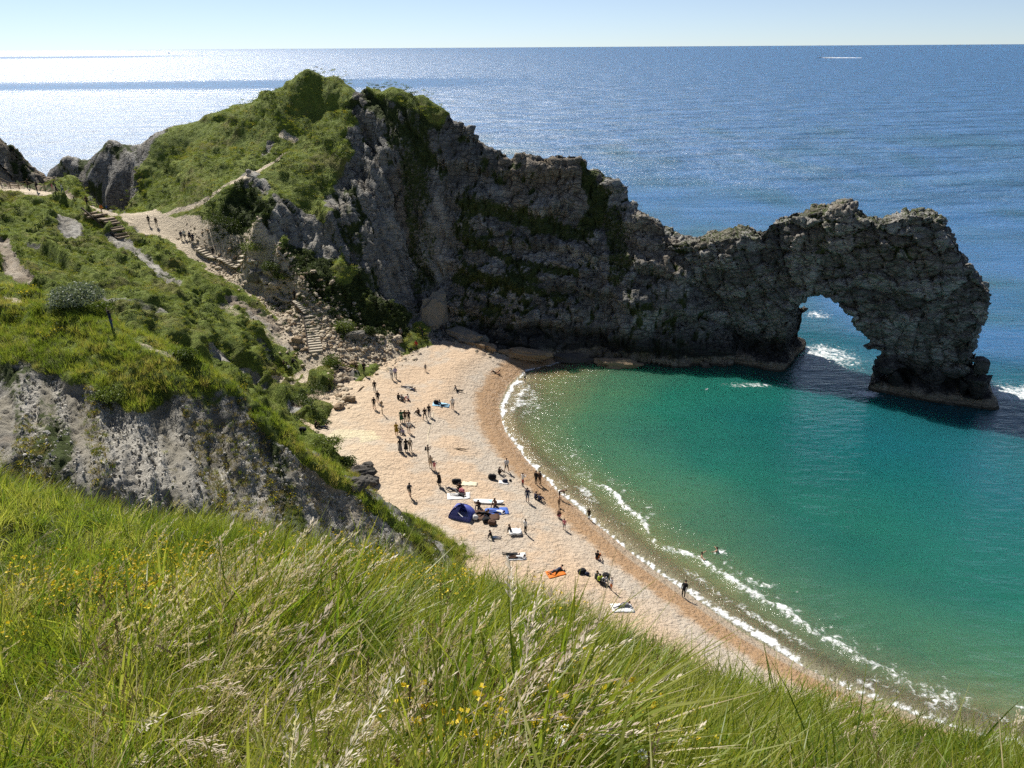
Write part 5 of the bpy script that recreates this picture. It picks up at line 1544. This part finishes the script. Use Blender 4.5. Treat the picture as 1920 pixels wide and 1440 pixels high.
def person(u, v, pose, face, top, bottom, label, h=1.0, legs=None, arms=None, shoes='black', hair='hair', long=0, pack=None, skirt=None, sea=False, dz=0.0, group=None, skin='skin'):
    global _pack, _pocket
    p = ground(u, v) if not sea else Vector(at_z(u, v, 0))
    me, hs, hc, che, sh, fw, up, J = body_mesh(pose)
    k = h
    root = empty('person', (p.x, p.y, p.z + dz - 0.01), math.radians(face))
    root.scale = (k, k, k)
    tag(root, label, 'person', group)
    b = bpy.data.objects.new('body', me); COL.objects.link(b); b.parent = root
    cols = [skin, top, bottom, legs or bottom, shoes, arms or top]
    for i, c in enumerate(cols):
        b.material_slots[i].link = 'OBJECT'; b.material_slots[i].material = MC[c]
    ho = bpy.data.objects.new('hair', hs[long]); COL.objects.link(ho); ho.parent = root; ho.location = hc
    ho.material_slots[0].link = 'OBJECT'; ho.material_slots[0].material = MC[hair]
    if pack:
        if _pack is None:
            _pack = box_mesh('rucksack', 0.32, 0.20, 0.46, 0.07); _pack.materials.append(None)
        o = bpy.data.objects.new('rucksack', _pack); COL.objects.link(o); o.parent = root
        o.location = che - fw * 0.22 - up * 0.04
        o.rotation_euler = Matrix((sh, fw, up)).transposed().to_euler()
        o.material_slots[0].link = 'OBJECT'; o.material_slots[0].material = MC[pack]
        if _pocket is None:
            _pocket = box_mesh('pocket', 0.22, 0.07, 0.18, 0.03); _pocket.materials.append(MC['grey'])
        pk = bpy.data.objects.new('pocket', _pocket); COL.objects.link(pk); pk.parent = o; pk.location = (0, -0.11, -0.09)
    if skirt:
        bm = bmesh.new()
        r_ = bmesh.ops.create_cone(bm, cap_ends=False, segments=14, radius1=0.27, radius2=0.15, depth=skirt[1])
        for vv in bm.verts:
            if vv.co.z < 0: vv.co.x *= 1 + 0.12 * math.sin(vv.co.x * 40)
        ms_ = bpy.data.meshes.new('skirt'); bm.to_mesh(ms_); bm.free()
        o = link('skirt', ms_, [MC[skirt[0]]], root); o.location = (0, 0, 1.02 - skirt[1] / 2)
    return root
P_ = person
# upper path and hillside
P_(54, 353, 'walk', -60, 'black', 'black', 'person in black walking on the upper left path below the rail fence')
P_(70, 359, 'stand', 150, 'black', 'navy', 'person in dark clothes standing on the upper left path beside a walker', pack='black')
P_(100, 361, 'walk', -80, 'pink', 'beige', 'person in a pink top on the upper left path')
P_(107, 364, 'walk', -70, 'navy', 'black', 'person in navy right behind the pink top on the upper path')
P_(118, 363, 'walk', -70, 'white', 'jeans', 'person in white leading the group down the upper path')
P_(164, 386, 'walk', 170, 'brown', 'black', 'person in brown at the head of the upper left steps')
P_(200, 392, 'sit', -40, 'blue', 'navy', 'person in blue sitting at the viewpoint above the upper left steps')
P_(192, 402, 'walk', 160, 'orange', 'beige', 'person in orange starting down the upper left steps')
P_(280, 422, 'walk', 200, 'black', 'black', 'left person of two in black on the sandy saddle path')
P_(294, 424, 'stoop', 200, 'black', 'black', 'right person of two in black on the sandy saddle path, leaning forward')
P_(341, 451, 'walk', 20, 'navy', 'black', 'leftmost person of the knot of walkers on the stepped path')
P_(347, 449, 'walk', 20, 'white', 'grey', 'person in white within the knot of walkers on the stepped path')
P_(357, 452, 'walk', 30, 'black', 'black', 'person in black within the knot of walkers on the stepped path', pack='navy')
P_(363, 456, 'walk', 200, 'navy', 'navy', 'rightmost person of the knot of walkers on the stepped path')
P_(401, 482, 'walk', 200, 'black', 'navy', 'lone person in dark clothes on the wide steps halfway up the path')
P_(471, 502, 'walk', 20, 'white', 'beige', 'person in pale clothes on the narrow stone steps')
P_(482, 505, 'stand', 200, 'white', 'grey', 'person in white standing above the short middle flight')
P_(553, 563, 'walk', 180, 'black', 'black', 'person in black at the top of the steep bend of steps', pack='black')
P_(531, 685, 'sit', -90, 'brown', 'black', 'person in brown sitting on the grassy bank, leftmost of three')
P_(540, 693, 'sit', -100, 'white', 'black', 'person in white sitting lowest of three on the grassy bank')
P_(548, 681, 'sit', -70, 'black', 'black', 'person in black sitting highest of three on the grassy bank')
P_(616, 662, 'walk', -60, 'grey', 'grey', 'person in grey standing beside the foot of the long lower steps')
P_(211, 618, 'armup', -40, 'navy', 'jeans', 'person in navy with a raised arm on the crest of the chalk bluff', long=1, arms='skin')
# back of the beach
P_(792, 630, 'stoop', 120, 'black', 'navy', 'person stooping in the shade at the back of the beach')
P_(781, 657, 'walk', 140, 'red', 'black', 'person in a dull red top at the edge of the shade', skin='tan')
P_(735, 642, 'sit', -90, 'grey', 'grey', 'person in grey sitting by the pale upright stone', )
P_(752, 634, 'stand', 160, 'grey', 'black', 'person standing behind the pale upright stone')
P_(798, 697, 'stand', 200, 'grey', 'black', 'small child standing alone on the upper sand', 0.72, legs='skin')
P_(683, 700, 'stand', 160, 'black', 'black', 'tall person in black near the small wooden steps', pack='black')
P_(670, 695, 'stand', 160, 'brown', 'brown', 'small child in brown near the small wooden steps', 0.6, legs='skin')
P_(735, 711, 'walk', 190, 'white', 'black', 'left one of the couple in white tops walking up the beach')
P_(742, 709, 'walk', 190, 'lilac', 'black', 'right one of the couple walking up the beach, in lilac')
P_(703, 735, 'stand', 10, 'black', 'grey', 'person in a black top farthest of the three by the wooden post')
P_(709, 755, 'stand', 10, 'black', 'black', 'person in black shorts in the middle of the three by the wooden post', legs='skin')
P_(702, 767, 'stand', 10, 'black', 'black', 'bare-legged person in black nearest of the three by the wooden post', legs='skin', arms='skin')
P_(591, 800, 'sit', -100, 'black', 'brown', 'left one of two people sitting under the grassy bank')
P_(602, 802, 'recline', -80, 'navy', 'black', 'right one of two people under the grassy bank, reclining')
P_(763, 727, 'lie', -100, 'black', 'navy', 'person in black lying on the upper sand beside a companion')
P_(770, 731, 'recline', -110, 'navy', 'white', 'person in white trousers reclining beside someone in black')
P_(746, 749, 'sit', -40, 'black', 'black', 'person in black sitting left of a trio facing each other')
P_(753, 752, 'sit', -20, 'grey', 'black', 'person in grey sitting in the middle of a trio')
P_(767, 750, 'sit', 90, 'white', 'red', 'person in white with red trousers sitting right of a trio')
P_(856, 733, 'sitlong', -90, 'grey', 'black', 'person in a grey top sitting alone with legs stretched to the sea')
P_(827, 761, 'sitlong', -80, 'navy', 'black', 'person in navy sitting on the light blue towel')
P_(849, 767, 'stand', 180, 'white', 'black', 'bare-legged person in white and black swimwear beside the blue towel', legs='skin', arms='skin', shoes='skin')
P_(797, 787, 'apart', 180, 'black', 'black', 'person with hands on hips in black, left of a standing pair', )
P_(805, 781, 'stand', 180, 'black', 'navy', 'person in black, right of a standing pair near the pale rope')
P_(786, 777, 'sit', 60, 'brown', 'black', 'person in brown sitting between the standing pair and the big group')
P_(753, 792, 'armup', 180, 'green', 'green', 'person in a long green coat with one arm raised', skirt=('green', 0.55))
P_(760, 792, 'stand', 180, 'brown', 'black', 'person in brown beside the long green coat')
P_(767, 792, 'photo', 180, 'black', 'black', 'person in black with raised hands at the right of the big group')
P_(767, 812, 'stand', 180, 'white', 'black', 'bare-legged person in a white top just below the big group', legs='skin', arms='skin')
P_(744, 816, 'stand', 180, 'mustard', 'mustard', 'person in a mustard yellow coat', legs='skin', skirt=('mustard', 0.45))
P_(753, 807, 'sit', 150, 'white', 'black', 'person in white sitting beside the mustard coat')
P_(757, 813, 'sit', 150, 'lilac', 'grey', 'person in lilac grey sitting beside the mustard coat', 0.85)
P_(751, 847, 'stand', 10, 'black', 'grey', 'person in a black jacket and grey skirt, left of three in a row', legs='grey', skirt=('grey', 0.8), long=1)
P_(762, 847, 'stand', 10, 'black', 'black', 'person in a wide black coat, middle of three in a row', skirt=('black', 0.6), long=1)
P_(770, 846, 'stand', 0, 'black', 'beige', 'person with a beige rucksack, right of three in a row', pack='beige')
P_(803, 859, 'photo', -80, 'black', 'beige', 'person in a black jacket holding a camera towards the sea', pack='black')
P_(808, 879, 'walk', 10, 'beige', 'beige', 'person in beige walking beside a child in pink')
P_(815, 882, 'walk', 10, 'pink', 'pink', 'small child in pink walking beside an adult in beige', 0.68)
P_(769, 932, 'walk', 0, 'grey', 'black', 'person in a grey top walking alone near the chalk bluff', legs='skin', pack='black')
P_(824, 912, 'stand', -40, 'black', 'black', 'person in a long black coat standing above the towels', skirt=('black', 0.5))
# towels by the tent
P_(858, 929, 'lie', -95, 'black', 'white', 'person in white trousers lying full length on a pale towel', dz=0.02)
P_(862, 917, 'sit', 170, 'brown', 'black', 'person in brown sitting beside the pink bag')
P_(848, 919, 'recline', -110, 'grey', 'navy', 'person in navy trousers reclining left of the pink bag', dz=0.0)
P_(898, 950, 'sit', 160, 'brown', 'black', 'tanned person sitting at the left end of the paddleboard', arms='tan', skin='tan')
P_(929, 947, 'sit', 150, 'tan', 'black', 'bare-chested person sitting at the right end of the paddleboard', arms='tan', skin='tan', legs='tan')
P_(931, 961, 'lie', -95, 'white', 'blue', 'person in blue trousers lying on the blue towel right of the tent', dz=0.02, shoes='skin')
P_(903, 964, 'recline', -80, 'black', 'black', 'person in black reclining just right of the tent')
P_(915, 970, 'sit', 150, 'black', 'navy', 'person in black sitting nearest the bags right of the tent')
P_(935, 889, 'sit', -60, 'black', 'brown', 'person in black sitting behind the black bag near the water')
P_(950, 884, 'apart', 180, 'white', 'black', 'person in a white top with legs apart near the water', legs='skin')
P_(980, 912, 'photo', -60, 'white', 'red', 'person in white and red by the water', legs='navy')
P_(989, 941, 'stand', 180, 'navy', 'jeans', 'person in a navy jacket and blue shorts by the water', legs='skin')
P_(1005, 908, 'stand', -40, 'black', 'black', 'left one of the dark couple at the edge of the wet sand')
P_(1012, 908, 'stand', -40, 'brown', 'brown', 'right one of the dark couple at the edge of the wet sand', pack='brown')
P_(1003, 936, 'sit', -60, 'navy', 'black', 'left one of two seated in navy by the water')
P_(1010, 940, 'sit', -60, 'navy', 'navy', 'right one of two seated in navy by the water')
P_(1049, 935, 'bend', -100, 'brown', 'black', 'person bending down at the edge of the wet sand', legs='skin')
P_(1048, 951, 'stand', -20, 'brown', 'black', 'small child behind the crouching person in brown', 0.6)
P_(1045, 971, 'crouch', -60, 'brown', 'pink', 'person in brown crouching at the edge of the wet sand', skin='tan')
P_(1058, 993, 'stand', 170, 'pink', 'grey', 'child in pink standing below the crouching person', 0.75, legs='skin')
P_(1104, 974, 'stand', -40, 'black', 'black', 'lone child in a black wetsuit on the wet sand', 0.78)
P_(958, 998, 'sitlong', -95, 'black', 'white', 'person in black with a white cloth over the legs')
P_(985, 1000, 'stand', -50, 'white', 'black', 'person in a white top and black leggings right of the white cloth', 0.95)
P_(922, 1009, 'sitlong', -95, 'black', 'jeans', 'person in black and jeans leaning back below the tent')
P_(958, 1041, 'lie', -95, 'black', 'black', 'person in black lying just above the grassy brow')
P_(968, 1046, 'lie', -80, 'white', 'brown', 'person in white lying beside one in black above the grassy brow')
P_(1119, 1049, 'sit', -30, 'black', 'orange', 'person in black and orange sitting alone by the wet sand', skin='tan')
P_(1117, 1084, 'sit', -140, 'grey', 'black', 'person in grey sitting left in the group of three')
P_(1123, 1090, 'sit', -150, 'lime', 'black', 'person in a bright lime top sitting in the group of three')
P_(1132, 1092, 'sit', -160, 'white', 'grey', 'person in white sitting right in the group of three')
P_(1146, 1106, 'stand', 120, 'white', 'orange', 'child in orange shorts standing by the group of three', 0.78, legs='skin')
P_(1166, 1138, 'lie', -60, 'grey', 'grey', 'person in grey lying on the white towel above the grass')
P_(1042, 1072, 'recline', -60, 'navy', 'grey', 'person reclining on the orange towel above the grass')
# the water's edge
P_(1281, 1120, 'stoop', -30, 'black', 'black', 'person in black walking head down along the waterline')
P_(984, 713, 'stand', -60, 'white', 'black', 'person in white paddling at the top of the cove', sea=True, dz=-0.2, legs='skin')
P_(928, 699, 'recline', -100, 'tan', 'black', 'sunbather reclining near the shadow of the cliff', arms='tan', skin='tan', legs='tan')
P_(1315, 1049, 'wade', -110, 'skin', 'black', 'swimmer standing waist deep with arms out', sea=True, dz=-0.85, arms='skin')
P_(1344, 1034, 'wade', 60, 'skin', 'black', 'swimmer up to the shoulders in splashing water', sea=True, dz=-1.2, arms='skin')

# ------------------------------------------------------------------ things on the beach
def slab(name, u, v, sx, sy, rz, col, label, cat, th=0.03, wav=0.03):
    p = ground(u, v)
    nx, ny = 9, 7
    a = math.radians(rz)
    Vs = []
    for i in range(nx):
        for j in range(ny):
            lx, ly = (i / (nx - 1) - 0.5) * sx, (j / (ny - 1) - 0.5) * sy
            wx_, wy_ = p.x + lx * math.cos(a) - ly * math.sin(a), p.y + lx * math.sin(a) + ly * math.cos(a)
            Vs.append((wx_ + random.uniform(-1, 1) * 0.03 - p.x, wy_ + random.uniform(-1, 1) * 0.03 - p.y, float(drop(wx_, wy_)) - p.z + th + random.uniform(0, wav)))
    me = np_mesh(name, Vs, grid_faces(nx, ny))
    me.materials.append(MC[col])
    o = link(name, me); o.location = p
    md_ = o.modifiers.new('thick', 'SOLIDIFY'); md_.thickness = th; md_.offset = -1
    tag(o, label, cat)
MC['sky'] = plain('cloth_sky', (0.28, 0.50, 0.66)); MC['cream'] = plain('cloth_cream', (0.62, 0.55, 0.40))
slab('towel', 827, 759, 2.2, 1.3, 0, 'sky', 'light blue towel on the sand under a person in navy', 'towel')
slab('towel', 860, 931, 2.4, 1.2, 5, 'white', 'pale towel under the person lying full length', 'towel')
slab('towel', 932, 959, 2.3, 1.4, 8, 'blue', 'blue and white towel right of the tent', 'towel')
slab('towel', 880, 908, 1.7, 0.8, -5, 'cream', 'cream towel lying empty above the pink bag', 'towel', 0.03, 0.08)
slab('towel', 1042, 1075, 1.6, 1.1, 20, 'orange', 'orange towel just above the grassy brow', 'towel')
slab('towel', 1167, 1140, 1.9, 1.2, 10, 'white', 'white towel under the person in grey', 'towel')
slab('towel', 966, 1000, 1.2, 0.9, 10, 'white', 'white cloth over the legs of a seated person', 'towel', 0.2, 0.15)
slab('towel', 944, 905, 1.0, 0.7, 0, 'white', 'small white towel beside the black bag near the water', 'towel')
slab('towel', 968, 1044, 1.8, 1.1, 5, 'white', 'white towel under the pair lying above the grassy brow', 'towel')
slab('towel', 912, 966, 2.6, 1.8, 0, 'brown', 'dark blanket among the group right of the tent', 'blanket')
def bag(u, v, s, col, label, rz=0, name='bag'):
    p = ground(u, v)
    root = empty(name, p, math.radians(rz)); tag(root, label, 'bag')
    me = box_mesh('bag_body', s[0], s[1], s[2], min(s) * 0.3); me.materials.append(MC[col])
    o = link('bag_body', me, (), root); o.location = (0, 0, s[2] / 2 - 0.01); o.rotation_euler = (0.12, 0.08, 0)
    bm = bmesh.new()
    k = 8
    ring = [bm.verts.new((math.cos(i / k * math.pi) * s[0] * 0.25, 0.0, math.sin(i / k * math.pi) * s[2] * 0.35)) for i in range(k + 1)]
    ring2 = [bm.verts.new((v_.co.x, 0.05, v_.co.z + 0.01)) for v_ in ring]
    for i in range(k): bm.faces.new((ring[i], ring[i + 1], ring2[i + 1], ring2[i]))
    mh = bpy.data.meshes.new('strap'); bm.to_mesh(mh); bm.free()
    o2 = link('strap', mh, [MC[col]], root); o2.location = (0, 0, s[2] * 0.9)
bag(856, 905, (1.0, 0.5, 0.45), 'black', 'black bag lying above the pink bag', 10)
bag(866, 923, (0.6, 0.4, 0.45), 'pink', 'bright pink bag beside a person in brown', -20)
bag(923, 898, (0.9, 0.6, 0.6), 'black', 'large black bag on the sand near the water', 0)
bag(947, 904, (0.6, 0.4, 0.35), 'navy', 'navy bag on the small white towel', 15)
bag(957, 902, (0.3, 0.25, 0.2), 'black', 'tiny black pouch right of the navy bag', 15)
bag(818, 757, (0.7, 0.5, 0.5), 'black', 'black bag at the head of the light blue towel', 5)
bag(891, 974, (0.6, 0.5, 0.5), 'white', 'white bag at the right corner of the tent', 0)
bag(912, 978, (0.8, 0.6, 0.45), 'black', 'black bag at the lower edge of the dark blanket', 20)
bag(923, 983, (0.8, 0.6, 0.45), 'brown', 'dark brown bag lowest right of the tent group', -15)
bag(1091, 1074, (0.8, 0.5, 0.4), 'black', 'black bag left of the group of three', 30)
bag(1101, 1078, (0.4, 0.3, 0.3), 'navy', 'small navy bag between the black bag and the group of three', 0)
bag(1137, 1082, (0.7, 0.5, 0.4), 'black', 'black bag behind the group of three', -20)
bag(770, 656, (0.5, 0.3, 0.3), 'black', 'small black bag on the sand at the edge of the shade', 0)
bag(568, 807, (0.8, 0.5, 0.4), 'black', 'black bag on the sand against the bluff edge', 0)
# tent: a low pop-up shelter, open towards the camera's right
p = ground(866, 968)
root = empty('beach_tent', p, math.radians(-20)); tag(root, 'blue pop-up beach tent with a triangular opening', 'tent')
MC['tent'] = plain('tent_cloth', (0.07, 0.09, 0.34), 0.6); MC['tentin'] = plain('tent_lining', (0.50, 0.50, 0.52), 0.7)
W_, D_, H_ = 2.3, 1.7, 1.45
fr = [(-W_ / 2, -D_ / 2, 0), (W_ / 2, -D_ / 2, 0)]
apex = (0.12, -0.05, H_)
def patch(name, pts, mat, par):
    me = bpy.data.meshes.new(name); me.from_pydata(pts, [], [tuple(range(len(pts)))]); me.materials.append(mat)
    o = link(name, me, (), par)
    m_ = o.modifiers.new('t', 'SOLIDIFY'); m_.thickness = 0.02
    return o
def arc_wall(name, a, b, top, bulge, mat, par, n=8):
    Vs, Fs = [], []
    for i in range(n + 1):
        q = i / n
        for s, base in ((0, a), (1, b)):
            x = base[0] * (1 - q) + top[0] * q; y = base[1] * (1 - q) + top[1] * q; z = top[2] * math.sin(q * math.pi / 2)
            k = bulge * math.sin(q * math.pi)
            Vs.append((x * (1 + k), y * (1 + k), z))
    for i in range(n): Fs.append((2 * i, 2 * i + 1, 2 * i + 3, 2 * i + 2))
    me = bpy.data.meshes.new(name); me.from_pydata(Vs, [], Fs); me.materials.append(mat)
    me.polygons.foreach_set('use_smooth', np.ones(len(Fs), bool))
    o = link(name, me, (), par)
    m_ = o.modifiers.new('t', 'SOLIDIFY'); m_.thickness = 0.02
arc_wall('side_wall', (-W_ / 2, D_ / 2), (-W_ / 2, -D_ / 2), (apex[0] - 0.15, apex[1], H_), 0.25, MC['tent'], root)
arc_wall('back_wall', (W_ / 2, D_ / 2), (-W_ / 2, D_ / 2), (apex[0], apex[1] + 0.1, H_), 0.2, MC['tent'], root)
arc_wall('side_wall', (W_ / 2, -D_ / 2), (W_ / 2, D_ / 2), (apex[0] + 0.15, apex[1], H_), 0.2, MC['tent'], root)
patch('front_flap', [(-W_ / 2, -D_ / 2, 0), (W_ / 2, -D_ / 2, 0), (W_ / 2 * 0.92, -D_ / 2 + 0.1, 0.48), (-W_ / 2 * 0.80, -D_ / 2 + 0.1, 0.48)], MC['tent'], root)
patch('groundsheet', [(-W_ / 2, -D_ / 2, 0.03), (W_ / 2, -D_ / 2, 0.03), (W_ / 2, D_ / 2, 0.03), (-W_ / 2, D_ / 2, 0.03)], MC['tentin'], root)
patch('front_panel', [(-W_ / 2 * 0.80, -D_ / 2 + 0.1, 0.48), (-0.25, -D_ / 2 + 0.14, 0.48), (apex[0] - 0.02, apex[1] - 0.25, H_ - 0.05), (-W_ / 2 * 0.62, -D_ / 2 + 0.25, 0.9)], MC['tent'], root)
# paddleboard
p = ground(916, 942)
bm = bmesh.new()
n = 28
up_, lo_ = [], []
for i in range(n):
    a = i / n * 2 * math.pi
    x = 1.62 * math.cos(a); y = 0.40 * math.copysign(abs(math.sin(a)) ** 0.75, math.sin(a)) * (1 - 0.12 * math.cos(a))
    rk_ = 0.10 * max(0, (abs(x) - 1.0) / 0.62) ** 2
    up_.append(bm.verts.new((x * 0.97, y * 0.94, 0.16 + rk_))); lo_.append(bm.verts.new((x, y, 0.08 + rk_)))
bot = [bm.verts.new((v_.co.x * 0.95, v_.co.y * 0.9, v_.co.z - 0.06)) for v_ in lo_]
bm.faces.new(up_); bm.faces.new(bot[::-1])
for i in range(n):
    j = (i + 1) % n
    bm.faces.new((lo_[i], lo_[j], up_[j], up_[i])); bm.faces.new((bot[i], bot[j], lo_[j], lo_[i]))
mp = bpy.data.meshes.new('board'); bm.to_mesh(mp); bm.free()
root = empty('paddleboard', p, math.radians(-6)); tag(root, 'long white paddleboard lying behind the tent group', 'paddleboard')
link('board', mp, [plain('board_white', (0.72, 0.73, 0.70), 0.35)], root)
o = link('deck_pad', box_mesh('deck_pad', 1.3, 0.5, 0.012, 0.004), [MC['sky']], root); o.location = (-0.3, 0, 0.168)
# post and cord
p = ground(717, 776)
root = empty('wooden_post', p); tag(root, 'thin wooden post with a small board standing on the sand', 'post')
o = link('pole', box_mesh('pole', 0.10, 0.10, 1.9, 0.02), [M_WOOD], root); o.location = (0, 0, 0.9)
o = link('board', box_mesh('board', 0.35, 0.05, 0.30, 0.01), [M_WOOD], root); o.location = (0, -0.08, 1.6)
ln = [ground(u, v) for u, v in ((813, 772), (811, 785), (806, 802), (802, 818), (803, 834))]
cu = bpy.data.curves.new('beach_cord', 'CURVE'); cu.dimensions = '3D'; cu.bevel_depth = 0.035; cu.bevel_resolution = 1
spn = cu.splines.new('POLY'); spn.points.add(len(ln) - 1)
for q, pt in zip(spn.points, ln): q.co = (pt.x, pt.y, pt.z + 0.03, 1)
cu.materials.append(MC['cream'])
tmp = bpy.data.objects.new('cord_tmp', cu); COL.objects.link(tmp)
mc_ = bpy.data.meshes.new_from_object(tmp.evaluated_get(bpy.context.evaluated_depsgraph_get()))
bpy.data.objects.remove(tmp)
tag(link('long_rope', mc_), 'pale rope lying on the sand between the standing pair and the camera holder', 'rope')
# driftwood
for u, v, L, rz, lb in ((675, 731, 2.2, -20, 'weathered log lying on the sand by the grassy bank'), (862, 843, 1.6, 80, 'thin driftwood stick on the middle of the beach')):
    p = ground(u, v)
    bm = bmesh.new()
    bmesh.ops.create_cone(bm, cap_ends=True, segments=8, radius1=0.11, radius2=0.06, depth=L)
    bmesh.ops.subdivide_edges(bm, edges=[e_ for e_ in bm.edges if abs(e_.verts[0].co.z - e_.verts[1].co.z) > 0.5], cuts=5)
    for v_ in bm.verts: v_.co.x += 0.09 * math.sin(v_.co.z * 2.3); v_.co.y += 0.05 * math.cos(v_.co.z * 3.1)
    me = bpy.data.meshes.new('driftwood'); bm.to_mesh(me); bm.free()
    o = link('driftwood', me, [M_WOOD]); o.location = (p.x, p.y, p.z + 0.08); o.rotation_euler = (math.pi / 2, 0, math.radians(rz))
    tag(o, lb, 'driftwood')

# ------------------------------------------------------------------ boats and a gull
M_HULL = plain('boat_white', (0.78, 0.78, 0.76), 0.4)
def hull(L, B_, H2):
    bm = bmesh.new()
    n = 9
    rows = []
    for i in range(n):
        q = i / (n - 1); x = (q - 0.5) * L
        w = B_ / 2 * (1 - max(0, (q - 0.55) / 0.45) ** 2.2) * (0.85 + 0.15 * min(1, q * 4))
        sh_ = H2 * (1 + 0.35 * q * q)
        rows.append([bm.verts.new((x, y, z)) for y, z in ((-w, sh_), (-w * 0.85, H2 * 0.3), (0, -0.1 * H2), (w * 0.85, H2 * 0.3), (w, sh_))])
    for a, b in zip(rows, rows[1:]):
        for k in range(4): bm.faces.new((a[k], b[k], b[k + 1], a[k + 1]))
        bm.faces.new((a[4], b[4], b[0], a[0]))
    bm.faces.new(rows[0][::-1])
    me = bpy.data.meshes.new('hull'); bm.to_mesh(me); bm.free()
    return me
p = at_z(1536, 109, 0)
root = empty('motor_boat', (p[0], p[1], 0), math.radians(180)); tag(root, 'white motor boat trailing a wake near the horizon', 'boat')
link('hull', hull(16, 4.5, 2.0), [M_HULL], root)
o = link('cabin', box_mesh('cabin', 6, 3.2, 2.2, 0.4), [M_HULL], root); o.location = (-1, 0, 3.0)
o = link('windscreen', box_mesh('windscreen', 0.3, 2.8, 1.0, 0.1), [MC['navy']], o); o.location = (3.0, 0, 0.4)
wv = []
wf = []
for i in range(24):
    q = i / 23
    w = 3 + 7 * q
    wv += [(-7 - 150 * q, -w, 0.05), (-7 - 150 * q, 0, (3.2 * (1 - q) + 0.8) * random.uniform(0.6, 1.1)), (-7 - 150 * q, w, 0.05)]
    if i: wf += [(3 * i - 3, 3 * i - 2, 3 * i + 1, 3 * i), (3 * i - 2, 3 * i - 1, 3 * i + 2, 3 * i + 1)]
me = bpy.data.meshes.new('wake'); me.from_pydata(wv, [], wf)
link('wake', me, [plain('wake_foam', (0.78, 0.80, 0.80), 0.8)], root)
p = at_z(317, 101, 0)
root = empty('sailing_boat', (p[0], p[1], 0), math.radians(20)); tag(root, 'tiny sailing boat on the left horizon', 'boat')
link('hull', hull(14, 4, 1.8), [M_HULL], root)
o = link('mast', box_mesh('mast', 0.3, 0.3, 24, 0.05), [M_HULL], root); o.location = (0.5, 0, 13)
patch('mainsail', [(0.2, 0, 2.5), (-6.2, 0.5, 3), (0.1, 0, 24)], M_HULL, root)
patch('jib', [(0.8, 0, 22), (6.5, -0.4, 2.2), (1.0, -0.8, 2.6)], M_HULL, root)
def gull(loc, label, rz, fly=False):
    root = empty('gull', loc, rz); tag(root, label, 'bird')
    me = stone_mesh('body', (0.45, 0.18, 0.18), 77, 2, 0.05)
    link('body', me, [M_HULL], root)
    o = link('head', stone_mesh('head', (0.13, 0.10, 0.11), 78, 2, 0.05), [M_HULL], root); o.location = (0.2, 0, 0.11)
    for s in (-1, 1):
        patch('wing', [(0.1, s * 0.06, 0.08), (-0.12, s * 0.06, 0.08), (-0.28, s * (0.5 if fly else 0.12), 0.12), (-0.05, s * (0.42 if fly else 0.13), 0.14)], MC['grey'], root)
q = at_z(1325, 731, 0)
gull((q[0], q[1], 0.05), 'white gull floating in the shaded water left of the arch', 0.5)

# ------------------------------------------------------------------ daisies in the near grass
M_PETAL = plain('daisy_petal', (0.80, 0.79, 0.74), 0.6)
def daisy(u, v, Yd, label, rz):
    q = hit(u, v, fore_h, 1.5, 25.0, 0.45)
    q = at_y(u, v, Yd) if q is None else q
    g0 = float(fore_h(q[0], q[1])[0])
    hgt = max(0.18, q[2] - g0)
    root = empty('daisy', (q[0], q[1], g0), rz); tag(root, label, 'daisy')
    st = link('stem', box_mesh('stem', 0.004, 0.004, hgt, 0.0), [G_GREEN], root); st.location = (0, 0, hgt / 2)
    Vs, Fs = [], []
    n = 15
    for i in range(n):
        a = i / n * 6.283; c, s = math.cos(a), math.sin(a); k = len(Vs)
        for r_, w in ((0.006, 0.003), (0.018, 0.0055), (0.028, 0.003)):
            Vs += [(c * r_ - s * w, s * r_ + c * w, 0.002 * math.sin(i * 3)), (c * r_ + s * w, s * r_ - c * w, 0.002 * math.sin(i * 3))]
        Fs += [(k, k + 1, k + 3, k + 2), (k + 2, k + 3, k + 5, k + 4)]
    me = bpy.data.meshes.new('petals'); me.from_pydata(Vs, [], Fs); me.materials.append(M_PETAL)
    pe = link('petals', me, (), root); pe.location = (0, 0, hgt); pe.rotation_euler = (random.uniform(0.0, 0.6), random.uniform(-0.4, 0.4), 0)
    di = link('disc', stone_mesh('disc', (0.016, 0.016, 0.009), 5, 2, 0.1), [G_YEL], root); di.location = (0, 0, hgt + 0.004); di.rotation_euler = pe.rotation_euler
for k, (u, v, Yd, lb) in enumerate(((955, 1335, 4.3, 'white daisy at the upper left of the daisy patch in the near grass'), (975, 1352, 4.2, 'white daisy second from the left in the daisy patch'), (1002, 1350, 4.25, 'white daisy in the middle of the patch'), (1058, 1364, 4.2, 'largest white daisy right of the patch'), (1050, 1389, 4.0, 'white daisy just below the largest daisy'), (648, 1152, 6.0, 'pale flower standing alone among the tall grass'), (1205, 1415, 4.0, 'white daisy lowest at the right by the yellow flowers'))):
    daisy(u, v, Yd, lb, k * 1.3)
